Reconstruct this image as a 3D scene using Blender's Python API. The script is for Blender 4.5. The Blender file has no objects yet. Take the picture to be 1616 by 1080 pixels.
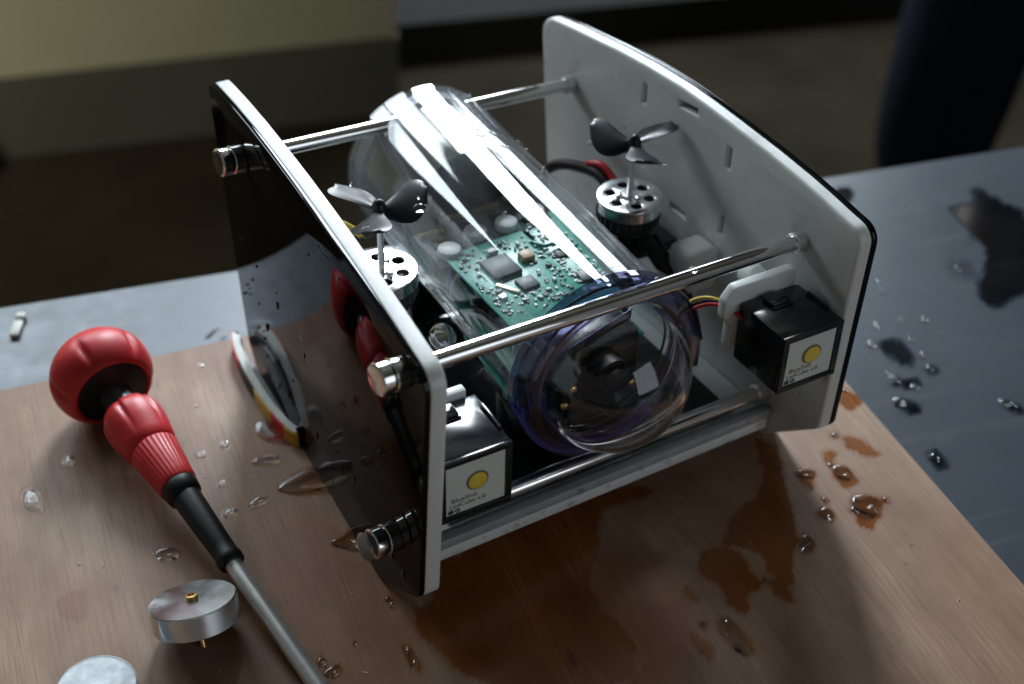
import bpy, bmesh, math, random, json
import numpy as np
from mathutils import Vector, Matrix
random.seed(7); np.random.seed(7)
SC = bpy.context.scene
COL = SC.collection
R = math.radians

# ------------------------------------------------------------------ camera
CAMPOS = Vector((-0.216988, -0.470359, 0.643813))
RM = [[0.877161, -0.479756, 0.020540], [-0.290320, -0.563905, -0.773127], [0.382495, 0.672194, -0.633919]]
cd = bpy.data.cameras.new('camera'); cam = bpy.data.objects.new('camera', cd); COL.objects.link(cam)
m = Matrix(((RM[0][0], -RM[1][0], -RM[2][0]), (RM[0][1], -RM[1][1], -RM[2][1]), (RM[0][2], -RM[1][2], -RM[2][2]))).to_4x4()
m.translation = CAMPOS
cam.matrix_world = m
cd.sensor_width = 36; cd.lens = 2244.1/1616*36
cd.clip_start = .05; cd.clip_end = 60
cd.dof.use_dof = True; cd.dof.focus_distance = 0.80; cd.dof.aperture_fstop = 4.5; cd.dof.aperture_blades = 7
SC.camera = cam
SC.render.resolution_x = 1024; SC.render.resolution_y = 684

# ------------------------------------------------------------------ world and lights
W_ = bpy.data.worlds.new('World'); SC.world = W_; W_.use_nodes = True
bg = W_.node_tree.nodes['Background']; bg.inputs[0].default_value = (.86, .86, .84, 1); bg.inputs[1].default_value = .085
SC.view_settings.view_transform = 'Standard'; SC.view_settings.look = 'None'
SC.view_settings.exposure = .10; SC.view_settings.gamma = 1
def area(name, loc, target, sx, sy, power, color):
    l = bpy.data.lights.new(name, 'AREA'); l.shape = 'RECTANGLE'; l.size = sx; l.size_y = sy
    l.energy = power; l.color = color
    o = bpy.data.objects.new(name, l); COL.objects.link(o); o.location = loc
    o.rotation_euler = (Vector(target)-Vector(loc)).to_track_quat('-Z', 'Y').to_euler()
    return o
# two panes of a tall window behind the table, high up, with a mullion between them
area('window_light', (-1.02, 2.60, 1.60), (0.0, .1, .1), .80, .55, 14, (.80, .92, 1))
area('window_light', (-.02, 2.62, 1.68), (0.1, .1, .1), .98, .80, 28, (.80, .92, 1))
area('window_light', (1.30, 2.62, 1.70), (0.1, .1, .1), .72, 1.40, 130, (.84, .93, 1))
area('side_window_light', (2.35, 2.50, .98), (0.2, .1, .1), .70, .85, 22, (.84, .93, 1))
area('front_fill_light', (1.3, -2.8, .95), (.1, .1, .1), 1.7, 1.9, 12, (.84, .92, 1))  # soft fill added behind the camera to lift the front faces
rl = area('wall_fill_light', (-1.0, .9, 2.5), (-.7, 2.3, -.7), .8, .8, 13, (1, .93, .78)); rl.data.spread = math.radians(55)  # added lamp in a narrow cone, brightens the cream wall

# ------------------------------------------------------------------ helpers
def tag(o, label=None, cat=None, group=None, kind=None):
    if label: o['label'] = label
    if cat: o['category'] = cat
    if group: o['group'] = group
    if kind: o['kind'] = kind
    return o
def thing(name, loc, label, cat, group=None):
    o = bpy.data.objects.new(name, None); COL.objects.link(o); o.location = loc; o.empty_display_size = .01
    return tag(o, label, cat, group)
OFF = {}
def wloc(o):
    v = Vector((0, 0, 0))
    while o is not None:
        v += o.location; o = o.parent
    return v
def mk(name, V, F, mat, parent=None, smooth=False, loc=None):
    """V in world coordinates; origin goes to loc (or to the centre)"""
    V = [Vector(v) for v in V]
    if loc is None:
        loc = sum(V, Vector())/len(V)
    loc = Vector(loc)
    me = bpy.data.meshes.new(name); me.from_pydata([v-loc for v in V], [], F); me.update()
    bm = bmesh.new(); bm.from_mesh(me); bmesh.ops.recalc_face_normals(bm, faces=bm.faces)
    bm.to_mesh(me); bm.free()
    me.materials.append(mat)
    if smooth:
        for p in me.polygons: p.use_smooth = True
        if smooth is not True: me.set_sharp_from_angle(angle=R(smooth))
    o = bpy.data.objects.new(name, me); COL.objects.link(o)
    if parent is not None:
        o.parent = parent; o.location = loc - wloc(parent)
    else: o.location = loc
    return o
def basis(d, up=(0, 0, 1)):
    d = Vector(d).normalized(); u = Vector(up)
    if abs(d.dot(u)) > .98: u = Vector((0, 1, 0))
    a = u.cross(d).normalized(); b = d.cross(a)
    return d, a, b
def lathe(P0, d, prof, n=48, closed=False):
    """prof: list of (t along axis, radius); returns V,F"""
    d, a, b = basis(d); P0 = Vector(P0); V = []; F = []
    for t, r in prof:
        for k in range(n):
            an = 2*math.pi*k/n; V.append(P0+d*t+(a*math.cos(an)+b*math.sin(an))*max(r, 1e-5))
    m_ = len(prof)
    for i in range(m_-1 if not closed else m_):
        j = (i+1) % m_
        for k in range(n):
            k2 = (k+1) % n; F.append((i*n+k, i*n+k2, j*n+k2, j*n+k))
    if not closed:
        if prof[0][1] > 1e-4: F.append(tuple(range(n))[::-1])
        if prof[-1][1] > 1e-4: F.append(tuple((m_-1)*n+k for k in range(n)))
    return V, F
def rod(P0, P1, r, b=.0004, n=32):
    P0 = Vector(P0); P1 = Vector(P1); L = (P1-P0).length
    return lathe(P0, P1-P0, [(0, r-b), (b, r), (L-b, r), (L, r-b)], n)
def join(*vf):
    V = []; F = []
    for v, f in vf:
        o = len(V); V += list(v); F += [tuple(i+o for i in q) for q in f]
    return V, F
def box(x0, x1, y0, y1, z0, z1, bev=0.0, seg=2):
    bm = bmesh.new(); bmesh.ops.create_cube(bm, size=1)
    for v in bm.verts:
        v.co = Vector(((x0+x1)/2+v.co.x*(x1-x0), (y0+y1)/2+v.co.y*(y1-y0), (z0+z1)/2+v.co.z*(z1-z0)))
    if bev: bmesh.ops.bevel(bm, geom=bm.edges[:], offset=bev, segments=seg, affect='EDGES', profile=.5)
    V = [v.co.copy() for v in bm.verts]; F = [tuple(v.index for v in f.verts) for f in bm.faces]; bm.free()
    return V, F
def mapv(vf, fn): return [fn(Vector(v)) for v in vf[0]], vf[1]
def tube_path(pts, r, n=8, sub=6):
    P = [Vector(p) for p in pts]; Q = []
    for i in range(len(P)-1):
        p0 = P[max(i-1, 0)]; p1 = P[i]; p2 = P[i+1]; p3 = P[min(i+2, len(P)-1)]
        for s in range(sub):
            t = s/sub
            Q.append(.5*((2*p1)+(p2-p0)*t+(2*p0-5*p1+4*p2-p3)*t*t+(3*p1-p0-3*p2+p3)*t**3))
    Q.append(P[-1]); V = []; F = []
    d = (Q[1]-Q[0]).normalized(); _, a, b = basis(d)
    for i, q in enumerate(Q):
        d = (Q[min(i+1, len(Q)-1)]-Q[max(i-1, 0)]).normalized(); a = (a-d*a.dot(d)).normalized(); b = d.cross(a)
        for k in range(n):
            an = 2*math.pi*k/n; V.append(q+(a*math.cos(an)+b*math.sin(an))*r)
    for i in range(len(Q)-1):
        for k in range(n): F.append((i*n+k, i*n+(k+1) % n, (i+1)*n+(k+1) % n, (i+1)*n+k))
    F.append(tuple(range(n))[::-1]); F.append(tuple((len(Q)-1)*n+k for k in range(n)))
    return V, F
def round_poly(pts, radii, seg=8):
    out = []; n = len(pts)
    for i in range(n):
        p = Vector(pts[i]); a = Vector(pts[i-1]); b = Vector(pts[(i+1) % n]); r = radii[i]
        if r <= 0: out.append((p.x, p.y)); continue
        u = (a-p).normalized(); v = (b-p).normalized(); ang = math.acos(max(-1, min(1, u.dot(v))))
        t = min(r/math.tan(ang/2), (a-p).length*.49, (b-p).length*.49); r2 = t*math.tan(ang/2)
        c = p+(u+v).normalized()*(r2/math.sin(ang/2)); s = p+u*t; e = p+v*t
        a0 = math.atan2(s.y-c.y, s.x-c.x); a1 = math.atan2(e.y-c.y, e.x-c.x); da = (a1-a0+math.pi) % (2*math.pi)-math.pi
        for k in range(seg+1):
            an = a0+da*k/seg; out.append((c.x+r2*math.cos(an), c.y+r2*math.sin(an)))
    return out
def sheet(outline, holes, thick, bev=0.0, bres=2):
    """filled 2D outline with holes, extruded by thick (local z 0..thick). returns V,F"""
    cu = bpy.data.curves.new('c', 'CURVE'); cu.dimensions = '2D'; cu.fill_mode = 'BOTH'
    for lp in [outline]+holes:
        s = cu.splines.new('POLY'); s.points.add(len(lp)-1); s.use_cyclic_u = True
        for p, q in zip(s.points, lp): p.co = (q[0], q[1], 0, 1)
    cu.extrude = thick/2-bev; cu.bevel_depth = bev; cu.bevel_resolution = bres; cu.offset = -bev
    ob = bpy.data.objects.new('c', cu); COL.objects.link(ob)
    bpy.context.view_layer.update()
    me = bpy.data.meshes.new_from_object(ob.evaluated_get(bpy.context.evaluated_depsgraph_get()))
    bm = bmesh.new(); bm.from_mesh(me); bmesh.ops.remove_doubles(bm, verts=bm.verts, dist=1e-6)
    bm.verts.index_update()
    V = [v.co+Vector((0, 0, thick/2)) for v in bm.verts]; F = [tuple(v.index for v in f.verts) for f in bm.faces]
    bm.free(); bpy.data.objects.remove(ob); bpy.data.curves.remove(cu); bpy.data.meshes.remove(me)
    return V, F
def circle(cx, cy, r, n=24, ry=None): return [(cx+r*math.cos(2*math.pi*k/n), cy+(ry or r)*math.sin(2*math.pi*k/n)) for k in range(n)]
def drop(c, nrm, rx, ry, h, rot=0, n=14, wob=.12):
    d, a, b = basis(nrm); c = Vector(c); V = []; F = []
    w1, w2 = random.uniform(0, 6.28), random.uniform(0, 6.28)
    prof = [(1, 0), (.96, .35), (.82, .68), (.55, .9), (.25, .99)]
    for s, hh in prof:
        for k in range(n):
            an = 2*math.pi*k/n; w = 1+wob*math.sin(2*an+w1)+wob*.6*math.sin(3*an+w2)
            x = rx*s*w*math.cos(an); y = ry*s*w*math.sin(an)
            x, y = x*math.cos(rot)-y*math.sin(rot), x*math.sin(rot)+y*math.cos(rot)
            V.append(c+a*x+b*y+d*(h*hh))
    V.append(c+d*h); V.append(c)
    for i in range(len(prof)-1):
        for k in range(n): F.append((i*n+k, i*n+(k+1) % n, (i+1)*n+(k+1) % n, (i+1)*n+k))
    L = (len(prof)-1)*n
    for k in range(n): F.append((L+k, L+(k+1) % n, len(V)-2)); F.append(((k+1) % n, k, len(V)-1))
    return V, F
def puddle(poly, z, h, n=40):
    pts = round_poly(poly, [.004]*len(poly), 4); c = Vector((sum(p[0] for p in pts)/len(pts), sum(p[1] for p in pts)/len(pts)))
    V = []; F = []; n = len(pts)
    prof = [(1, 0), (.97, .45), (.9, .8), (.75, .97), (.5, 1.0), (.25, .97)]
    for s, hh in prof:
        for p in pts: V.append(Vector((c.x+(p[0]-c.x)*s, c.y+(p[1]-c.y)*s, z+h*hh)))
    V.append(Vector((c.x, c.y, z+h*.96)))
    for i in range(len(prof)-1):
        for k in range(n): F.append((i*n+k, i*n+(k+1) % n, (i+1)*n+(k+1) % n, (i+1)*n+k))
    L = (len(prof)-1)*n
    for k in range(n): F.append((L+k, L+(k+1) % n, len(V)-1))
    F.append(tuple(range(n)))
    return V, F

# ------------------------------------------------------------------ materials
def nt(name):
    M = bpy.data.materials.new(name); M.use_nodes = True; N = M.node_tree.nodes; L = M.node_tree.links
    return M, N, L, N['Principled BSDF']
def noise(N, L, scale, detail=4, vec=None, rough=.55, dist=0, stretch=None, coord='Object'):
    t = N.new('ShaderNodeTexNoise'); t.inputs['Scale'].default_value = scale; t.inputs['Detail'].default_value = detail
    t.inputs['Roughness'].default_value = rough; t.inputs['Distortion'].default_value = dist
    tc = N.new('ShaderNodeTexCoord'); src = tc.outputs[coord]
    if stretch:
        mp = N.new('ShaderNodeMapping'); mp.inputs['Scale'].default_value = stretch; L.new(src, mp.inputs[0]); src = mp.outputs[0]
    L.new(src, t.inputs['Vector']); return t
def ramp(N, L, src, stops):
    r = N.new('ShaderNodeValToRGB'); e = r.color_ramp.elements
    while len(e) > 1: e.remove(e[-1])
    e[0].position = stops[0][0]; c = stops[0][1]; e[0].color = (*c, 1) if len(c) == 3 else c
    for p, c in stops[1:]:
        k = e.new(p); k.color = (*c, 1)
    L.new(src, r.inputs[0]); return r
def g3(v): return (v, v, v)
def mixc(N, L, fac, a, b, mode='MIX'):
    x = N.new('ShaderNodeMix'); x.data_type = 'RGBA'; x.blend_type = mode
    for s, v in ((0, fac), (6, a), (7, b)):
        if hasattr(v, 'is_output'): L.new(v, x.inputs[s])
        elif s == 0: x.inputs[0].default_value = v
        else: x.inputs[s].default_value = (*v, 1)
    return x.outputs[2]
def bump(N, L, h, strength, dist=.0005):
    b = N.new('ShaderNodeBump'); b.inputs['Strength'].default_value = strength; b.inputs['Distance'].default_value = dist
    L.new(h, b.inputs['Height']); return b.outputs[0]
def simple(name, col, rough=.4, metal=0, var=.12, scale=120, bstr=.0, spec=None, coat=0, rvar=.1, sss=0):
    M, N, L, B = nt(name)
    n1 = noise(N, L, scale, 5)
    c0 = tuple(x*(1-var) for x in col); c1 = tuple(min(1, x*(1+var)) for x in col)
    L.new(ramp(N, L, n1.outputs[0], [(.3, c0), (.7, c1)]).outputs[0], B.inputs['Base Color'])
    n2 = noise(N, L, scale*.35, 4)
    L.new(ramp(N, L, n2.outputs[0], [(.3, g3(max(.01, rough*(1-rvar)))), (.75, g3(min(1, rough*(1+rvar*2))))]).outputs[0], B.inputs['Roughness'])
    B.inputs['Metallic'].default_value = metal
    if spec is not None: B.inputs['Specular IOR Level'].default_value = spec
    B.inputs['Coat Weight'].default_value = coat; B.inputs['Coat Roughness'].default_value = .05
    if sss:
        B.inputs['Subsurface Weight'].default_value = sss; B.inputs['Subsurface Radius'].default_value = (1, 1, 1); B.inputs['Subsurface Scale'].default_value = .004
    if bstr: L.new(bump(N, L, n1.outputs[0], bstr), B.inputs['Normal'])
    return M
def clear(name, tint=(.97, .98, 1), ior=1.49, rough=0.0, streak=0.0, haze=0.0, hazecol=(.6, .65, .7), rear=0, gcol=(1, 1, 1)):
    """thin clear plastic or water film: passes light, reflects by Fresnel"""
    M, N, L, B = nt(name); N.remove(B); out = N['Material Output']
    T = N.new('ShaderNodeBsdfTransparent'); T.inputs[0].default_value = (*tint, 1)
    G = N.new('ShaderNodeBsdfGlossy'); G.inputs['Roughness'].default_value = rough; G.inputs[0].default_value = (*gcol, 1)
    Fr = N.new('ShaderNodeFresnel'); ge = N.new('ShaderNodeNewGeometry'); mr = N.new('ShaderNodeMapRange')
    mr.inputs['To Min'].default_value = ior; mr.inputs['To Max'].default_value = 1/ior
    L.new(ge.outputs['Backfacing'], mr.inputs['Value']); L.new(mr.outputs[0], Fr.inputs[0])
    mx = N.new('ShaderNodeMixShader'); L.new(Fr.outputs[0], mx.inputs[0]); L.new(T.outputs[0], mx.inputs[1]); L.new(G.outputs[0], mx.inputs[2])
    last = mx
    if haze:
        D = N.new('ShaderNodeBsdfDiffuse'); D.inputs[0].default_value = (*hazecol, 1)
        n = noise(N, L, 25, 5, stretch=(1, .35, 1)); r = ramp(N, L, n.outputs[0], [(.4, g3(0)), (.8, g3(haze))])
        if rear:
            tc = N.new('ShaderNodeTexCoord'); sp = N.new('ShaderNodeSeparateXYZ'); L.new(tc.outputs['Object'], sp.inputs[0])
            rm = N.new('ShaderNodeMapRange'); rm.inputs['From Min'].default_value = -.01; rm.inputs['From Max'].default_value = .10
            rm.inputs['To Min'].default_value = 0; rm.inputs['To Max'].default_value = rear; L.new(sp.outputs['Y'], rm.inputs['Value'])
            ad = N.new('ShaderNodeMath'); ad.operation = 'MULTIPLY_ADD'; n9 = noise(N, L, 18, 4); L.new(rm.outputs[0], ad.inputs[0]); L.new(n9.outputs[0], ad.inputs[1])
            sq = N.new('ShaderNodeSeparateColor'); L.new(r.outputs[0], sq.inputs[0]); L.new(sq.outputs[0], ad.inputs[2]); r = ad
        m2 = N.new('ShaderNodeMixShader'); L.new(r.outputs[0], m2.inputs[0]); L.new(mx.outputs[0], m2.inputs[1]); L.new(D.outputs[0], m2.inputs[2]); last = m2
    if streak:
        n = noise(N, L, 9, 3, stretch=(1, .25, 1)); nb = bump(N, L, n.outputs[0], streak, .002); L.new(nb, G.inputs['Normal']); L.new(nb, Fr.inputs['Normal'])
    L.new(last.outputs[0], out.inputs[0]); return M

# side panels: white core with speckles and saw marks, glossy black skin
M, N, L, B = nt('white_plastic')
n1 = noise(N, L, 14, 5); n2 = noise(N, L, 170, 3, rough=.7); n3 = noise(N, L, 320, 2, stretch=(1, 1, .06))
c = mixc(N, L, ramp(N, L, n1.outputs[0], [(.35, g3(0)), (.7, g3(1))]).outputs[0], (.70, .725, .72), (.80, .82, .81))
c = mixc(N, L, ramp(N, L, n2.outputs[0], [(.70, g3(0)), (.80, g3(.5))]).outputs[0], c, (.45, .45, .43))
L.new(c, B.inputs['Base Color']); nf = noise(N, L, 22, 6, rough=.75); L.new(ramp(N, L, nf.outputs[0], [(.42, g3(.48)), (.6, g3(.22))]).outputs[0], B.inputs['Roughness'])
B.inputs['Subsurface Weight'].default_value = .35; B.inputs['Subsurface Radius'].default_value = (1, 1, 1); B.inputs['Subsurface Scale'].default_value = .004
L.new(bump(N, L, n3.outputs[0], .12, .0004), B.inputs['Normal'])
WHITE = M
M, N, L, B = nt('black_gloss'); n1 = noise(N, L, 30, 5); n2 = noise(N, L, 6, 4); out = N['Material Output']
L.new(ramp(N, L, n1.outputs[0], [(.4, g3(.003)), (.8, g3(.008))]).outputs[0], B.inputs['Base Color']); B.inputs['Specular IOR Level'].default_value = 0
B.inputs['Roughness'].default_value = .9
G = N.new('ShaderNodeBsdfGlossy'); G.inputs[0].default_value = (.50, .51, .53, 1)
L.new(ramp(N, L, n2.outputs[0], [(.3, g3(.012)), (.8, g3(.07))]).outputs[0], G.inputs['Roughness'])
Fr = N.new('ShaderNodeFresnel'); Fr.inputs[0].default_value = 1.46; mx = N.new('ShaderNodeMixShader')
L.new(Fr.outputs[0], mx.inputs[0]); L.new(B.outputs[0], mx.inputs[1]); L.new(G.outputs[0], mx.inputs[2]); L.new(mx.outputs[0], out.inputs[0])
GLOSSBLK = M
CHROME = simple('chrome', (.86, .87, .87), .055, 1, .05, 90, rvar=1.0, bstr=.012)
STEEL = simple('satin_steel', (.78, .79, .80), .33, 1, .05, 200, rvar=.2)
ALU = simple('turned_aluminium', (.83, .84, .85), .16, 1, .05, 300, rvar=.3)
DKMET = simple('dark_stator', (.03, .032, .035), .4, .2, .3, 300)
COPPER = simple('copper_winding', (.45, .22, .10), .35, .8, .25, 400)
BLACKP = simple('black_plastic', (.010, .011, .013), .2, 0, .2, 90, rvar=.6)
PROP = simple('propeller_plastic', (.010, .012, .017), .32, 0, .2, 80, rvar=.3, spec=.32)
BLKR = simple('black_rubber', (.008, .008, .009), .45, 0, .2, 150, spec=.3)
REDW = simple('red_wire', (.55, .02, .03), .4); YELW = simple('yellow_wire', (.65, .45, .05), .4)
BLUEW = simple('blue_wire', (.02, .07, .38), .4); WHTW = simple('white_wire', (.6, .62, .66), .45)
LEDY = simple('led_phosphor', (.86, .64, .08), .35, 0, .06, 300)
LEDW = simple('led_plate', (.70, .74, .71), .35, 0, .06, 60)
INK = simple('print_ink', (.05, .055, .06), .5)
PCBD = None
def pcb(name, a, b):
    M, N, L, B = nt(name); n1 = noise(N, L, 55, 4); n2 = noise(N, L, 420, 2)
    w = N.new('ShaderNodeTexVoronoi'); w.inputs['Scale'].default_value = 230; w.distance = 'MANHATTAN'; w.feature = 'F1'
    tc = N.new('ShaderNodeTexCoord'); L.new(tc.outputs['Object'], w.inputs['Vector'])
    c = mixc(N, L, ramp(N, L, n1.outputs[0], [(.4, g3(0)), (.62, g3(1))]).outputs[0], a, b)
    c = mixc(N, L, ramp(N, L, w.outputs['Distance'], [(.12, g3(.75)), (.2, g3(0))]).outputs[0], c, (.45, .55, .48))
    c = mixc(N, L, ramp(N, L, n2.outputs[0], [(.62, g3(0)), (.68, g3(.5))]).outputs[0], c, (.02, .10, .08))
    L.new(c, B.inputs['Base Color']); B.inputs['Roughness'].default_value = .3; return M
PCBG = pcb('board_green', (.035, .36, .27), (.12, .52, .43))
PCBD = pcb('board_dark_green', (.01, .22, .15), (.03, .33, .23))
PCBM = simple('board_grey_blue', (.10, .13, .17), .35, 0, .3, 300)
CHIP = simple('chip_black', (.025, .03, .035), .45, 0, .2, 200)
CAPW = simple('capacitor_white', (.82, .83, .84), .35)
GOLD = simple('gold_pins', (.50, .34, .16), .4, .4); TAN = simple('tan_part', (.60, .36, .22), .45)
SOLDER = simple('solder_white', (.50, .56, .54), .45, .1)
TUBE = clear('clear_acrylic', (.975, .985, .99), 1.52, .03, .16, .10, (.50, .56, .62), .22)
DOME = clear('dome_acrylic', (.97, .97, .985), 1.5, .003, .02)
M, N, L, B = nt('dome_glass'); B.inputs['Base Color'].default_value = (.97, .97, 1, 1); B.inputs['Transmission Weight'].default_value = 1
B.inputs['Roughness'].default_value = .01; B.inputs['IOR'].default_value = 1.46
n = noise(N, L, 40, 3); L.new(ramp(N, L, n.outputs[0], [(.4, g3(.0)), (.8, g3(.05))]).outputs[0], B.inputs['Roughness']); DOMEG = M
SMOKE = clear('smoked_acrylic', (.50, .50, .66), 1.5, .02, .05)
WATER = clear('water_film', (.95, .95, .95), 1.36, 0)
M, N, L, B = nt('refraction_violet'); B.inputs['Base Color'].default_value = (.42, .44, .98, 1); B.inputs['Transmission Weight'].default_value = .1
B.inputs['Roughness'].default_value = .06; B.inputs['IOR'].default_value = 1.45
n = noise(N, L, 60, 4); L.new(bump(N, L, n.outputs[0], .25, .001), B.inputs['Normal']); PURP = M  # violet base colour stands in for refracted light in the flange
ORING = simple('o_ring', (.008, .007, .014), .25)
REDP = simple('red_grip', (.60, .022, .026), .42, 0, .22, 26, bstr=.02, rvar=.25)
NICK = simple('matte_nickel', (.80, .81, .81), .34, .75, .06, 250)
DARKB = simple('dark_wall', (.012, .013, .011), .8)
BRASS = simple('brass', (.75, .5, .2), .3, 1)
BRUSH = simple('brushed_zinc', (.38, .40, .42), .6, 1, .1, 260)
CREAM = simple('cream_tape', (.62, .64, .60), .5, 0, .2, 90)

# wood with wetness attribute
M, N, L, B = nt('plywood')
g1 = noise(N, L, 3.2, 6, stretch=(14, 1.4, 1), rough=.62, dist=.4); g2 = noise(N, L, 7, 6, stretch=(75, 2.2, 1), rough=.7)
g4 = noise(N, L, 5, 4); g5 = noise(N, L, 60, 3, stretch=(1, .3, 1)); g6 = noise(N, L, 13, 5, stretch=(2.5, .8, 1), rough=.7)
c = ramp(N, L, g1.outputs[0], [(.25, (.26, .155, .095)), (.5, (.37, .238, .156)), (.75, (.46, .315, .215))]).outputs[0]
c = mixc(N, L, ramp(N, L, g2.outputs[0], [(.32, g3(.8)), (.52, g3(0))]).outputs[0], c, (.17, .095, .06))
c = mixc(N, L, ramp(N, L, g6.outputs[0], [(.45, g3(0)), (.66, g3(.75))]).outputs[0], c, (.24, .145, .09))
c = mixc(N, L, ramp(N, L, g4.outputs[0], [(.5, g3(0)), (.75, g3(.4))]).outputs[0], c, (.45, .335, .25))
c = mixc(N, L, ramp(N, L, g5.outputs[0], [(.70, g3(0)), (.76, g3(.8))]).outputs[0], c, (.10, .055, .035))
g7 = noise(N, L, 2.3, 5, rough=.65)
c = mixc(N, L, ramp(N, L, g7.outputs[0], [(.44, g3(0)), (.58, g3(.8))]).outputs[0], c, (.19, .095, .05))
g8 = noise(N, L, 150, 2, stretch=(1, .25, 1)); c = mixc(N, L, ramp(N, L, g8.outputs[0], [(.62, g3(0)), (.78, g3(.35))]).outputs[0], c, (.12, .07, .045))
B.inputs['Specular IOR Level'].default_value = .42
at = N.new('ShaderNodeAttribute'); at.attribute_name = 'wet'
wet = mixc(N, L, 1.0, c, (.74, .42, .17), 'MULTIPLY')
c = mixc(N, L, at.outputs['Fac'], c, wet); L.new(c, B.inputs['Base Color'])
L.new(ramp(N, L, at.outputs['Fac'], [(0, g3(.55)), (.72, g3(.50)), (.88, g3(.22))]).outputs[0], B.inputs['Roughness'])
L.new(bump(N, L, g2.outputs[0], .25, .0006), B.inputs['Normal']); WOOD = M
PLYEDGE = simple('plywood_edge', (.30, .20, .13), .7, 0, .3, 90)
# table sheet
M, N, L, B = nt('zinc_sheet')
g1 = noise(N, L, 3, 6, rough=.65); g2 = noise(N, L, 40, 5, rough=.7); g3_ = noise(N, L, 5, 5, stretch=(1, 9, 1), rough=.7)
c = ramp(N, L, g1.outputs[0], [(.3, (.028, .038, .052)), (.7, (.062, .080, .104))]).outputs[0]
c = mixc(N, L, ramp(N, L, g2.outputs[0], [(.42, g3(0)), (.62, g3(.6))]).outputs[0], c, (.026, .034, .044))
c = mixc(N, L, ramp(N, L, g3_.outputs[0], [(.55, g3(0)), (.75, g3(.4))]).outputs[0], c, (.13, .145, .16))
wv = noise(N, L, 30, 2, stretch=(9, .15, 1)); c = mixc(N, L, ramp(N, L, wv.outputs[0], [(.735, g3(0)), (.75, g3(.5))]).outputs[0], c, (.36, .38, .40))
at = N.new('ShaderNodeAttribute'); at.attribute_name = 'wet'
wet = mixc(N, L, 1.0, c, (.16, .15, .14), 'MULTIPLY'); L.new(mixc(N, L, at.outputs['Fac'], c, wet), B.inputs['Base Color'])
rr = ramp(N, L, g2.outputs[0], [(.3, g3(.30)), (.8, g3(.42))]).outputs[0]
L.new(mixc(N, L, at.outputs['Fac'], rr, g3(.07)), B.inputs['Roughness']); B.inputs['Metallic'].default_value = .15; B.inputs['Specular IOR Level'].default_value = .62; ZINC = M
FLOORM = simple('floor_concrete', (.017, .013, .0072), .9, 0, .35, 5, spec=.1)
CREAMW = simple('cream_paint', (.42, .41, .27), .7, 0, .07, 3)
PLINTH = simple('plinth_paint', (.085, .085, .06), .7, 0, .12, 3)
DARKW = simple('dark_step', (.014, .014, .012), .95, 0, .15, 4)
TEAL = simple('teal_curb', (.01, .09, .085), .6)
NAVY = simple('navy_cloth', (.006, .009, .016), .9, 0, .3, 40, spec=.1)
SKIN = simple('skin', (.36, .2, .13), .5); HAIR = simple('hair', (.01, .008, .007), .5)
SHOE = simple('shoe', (.02, .02, .02), .5)
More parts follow.
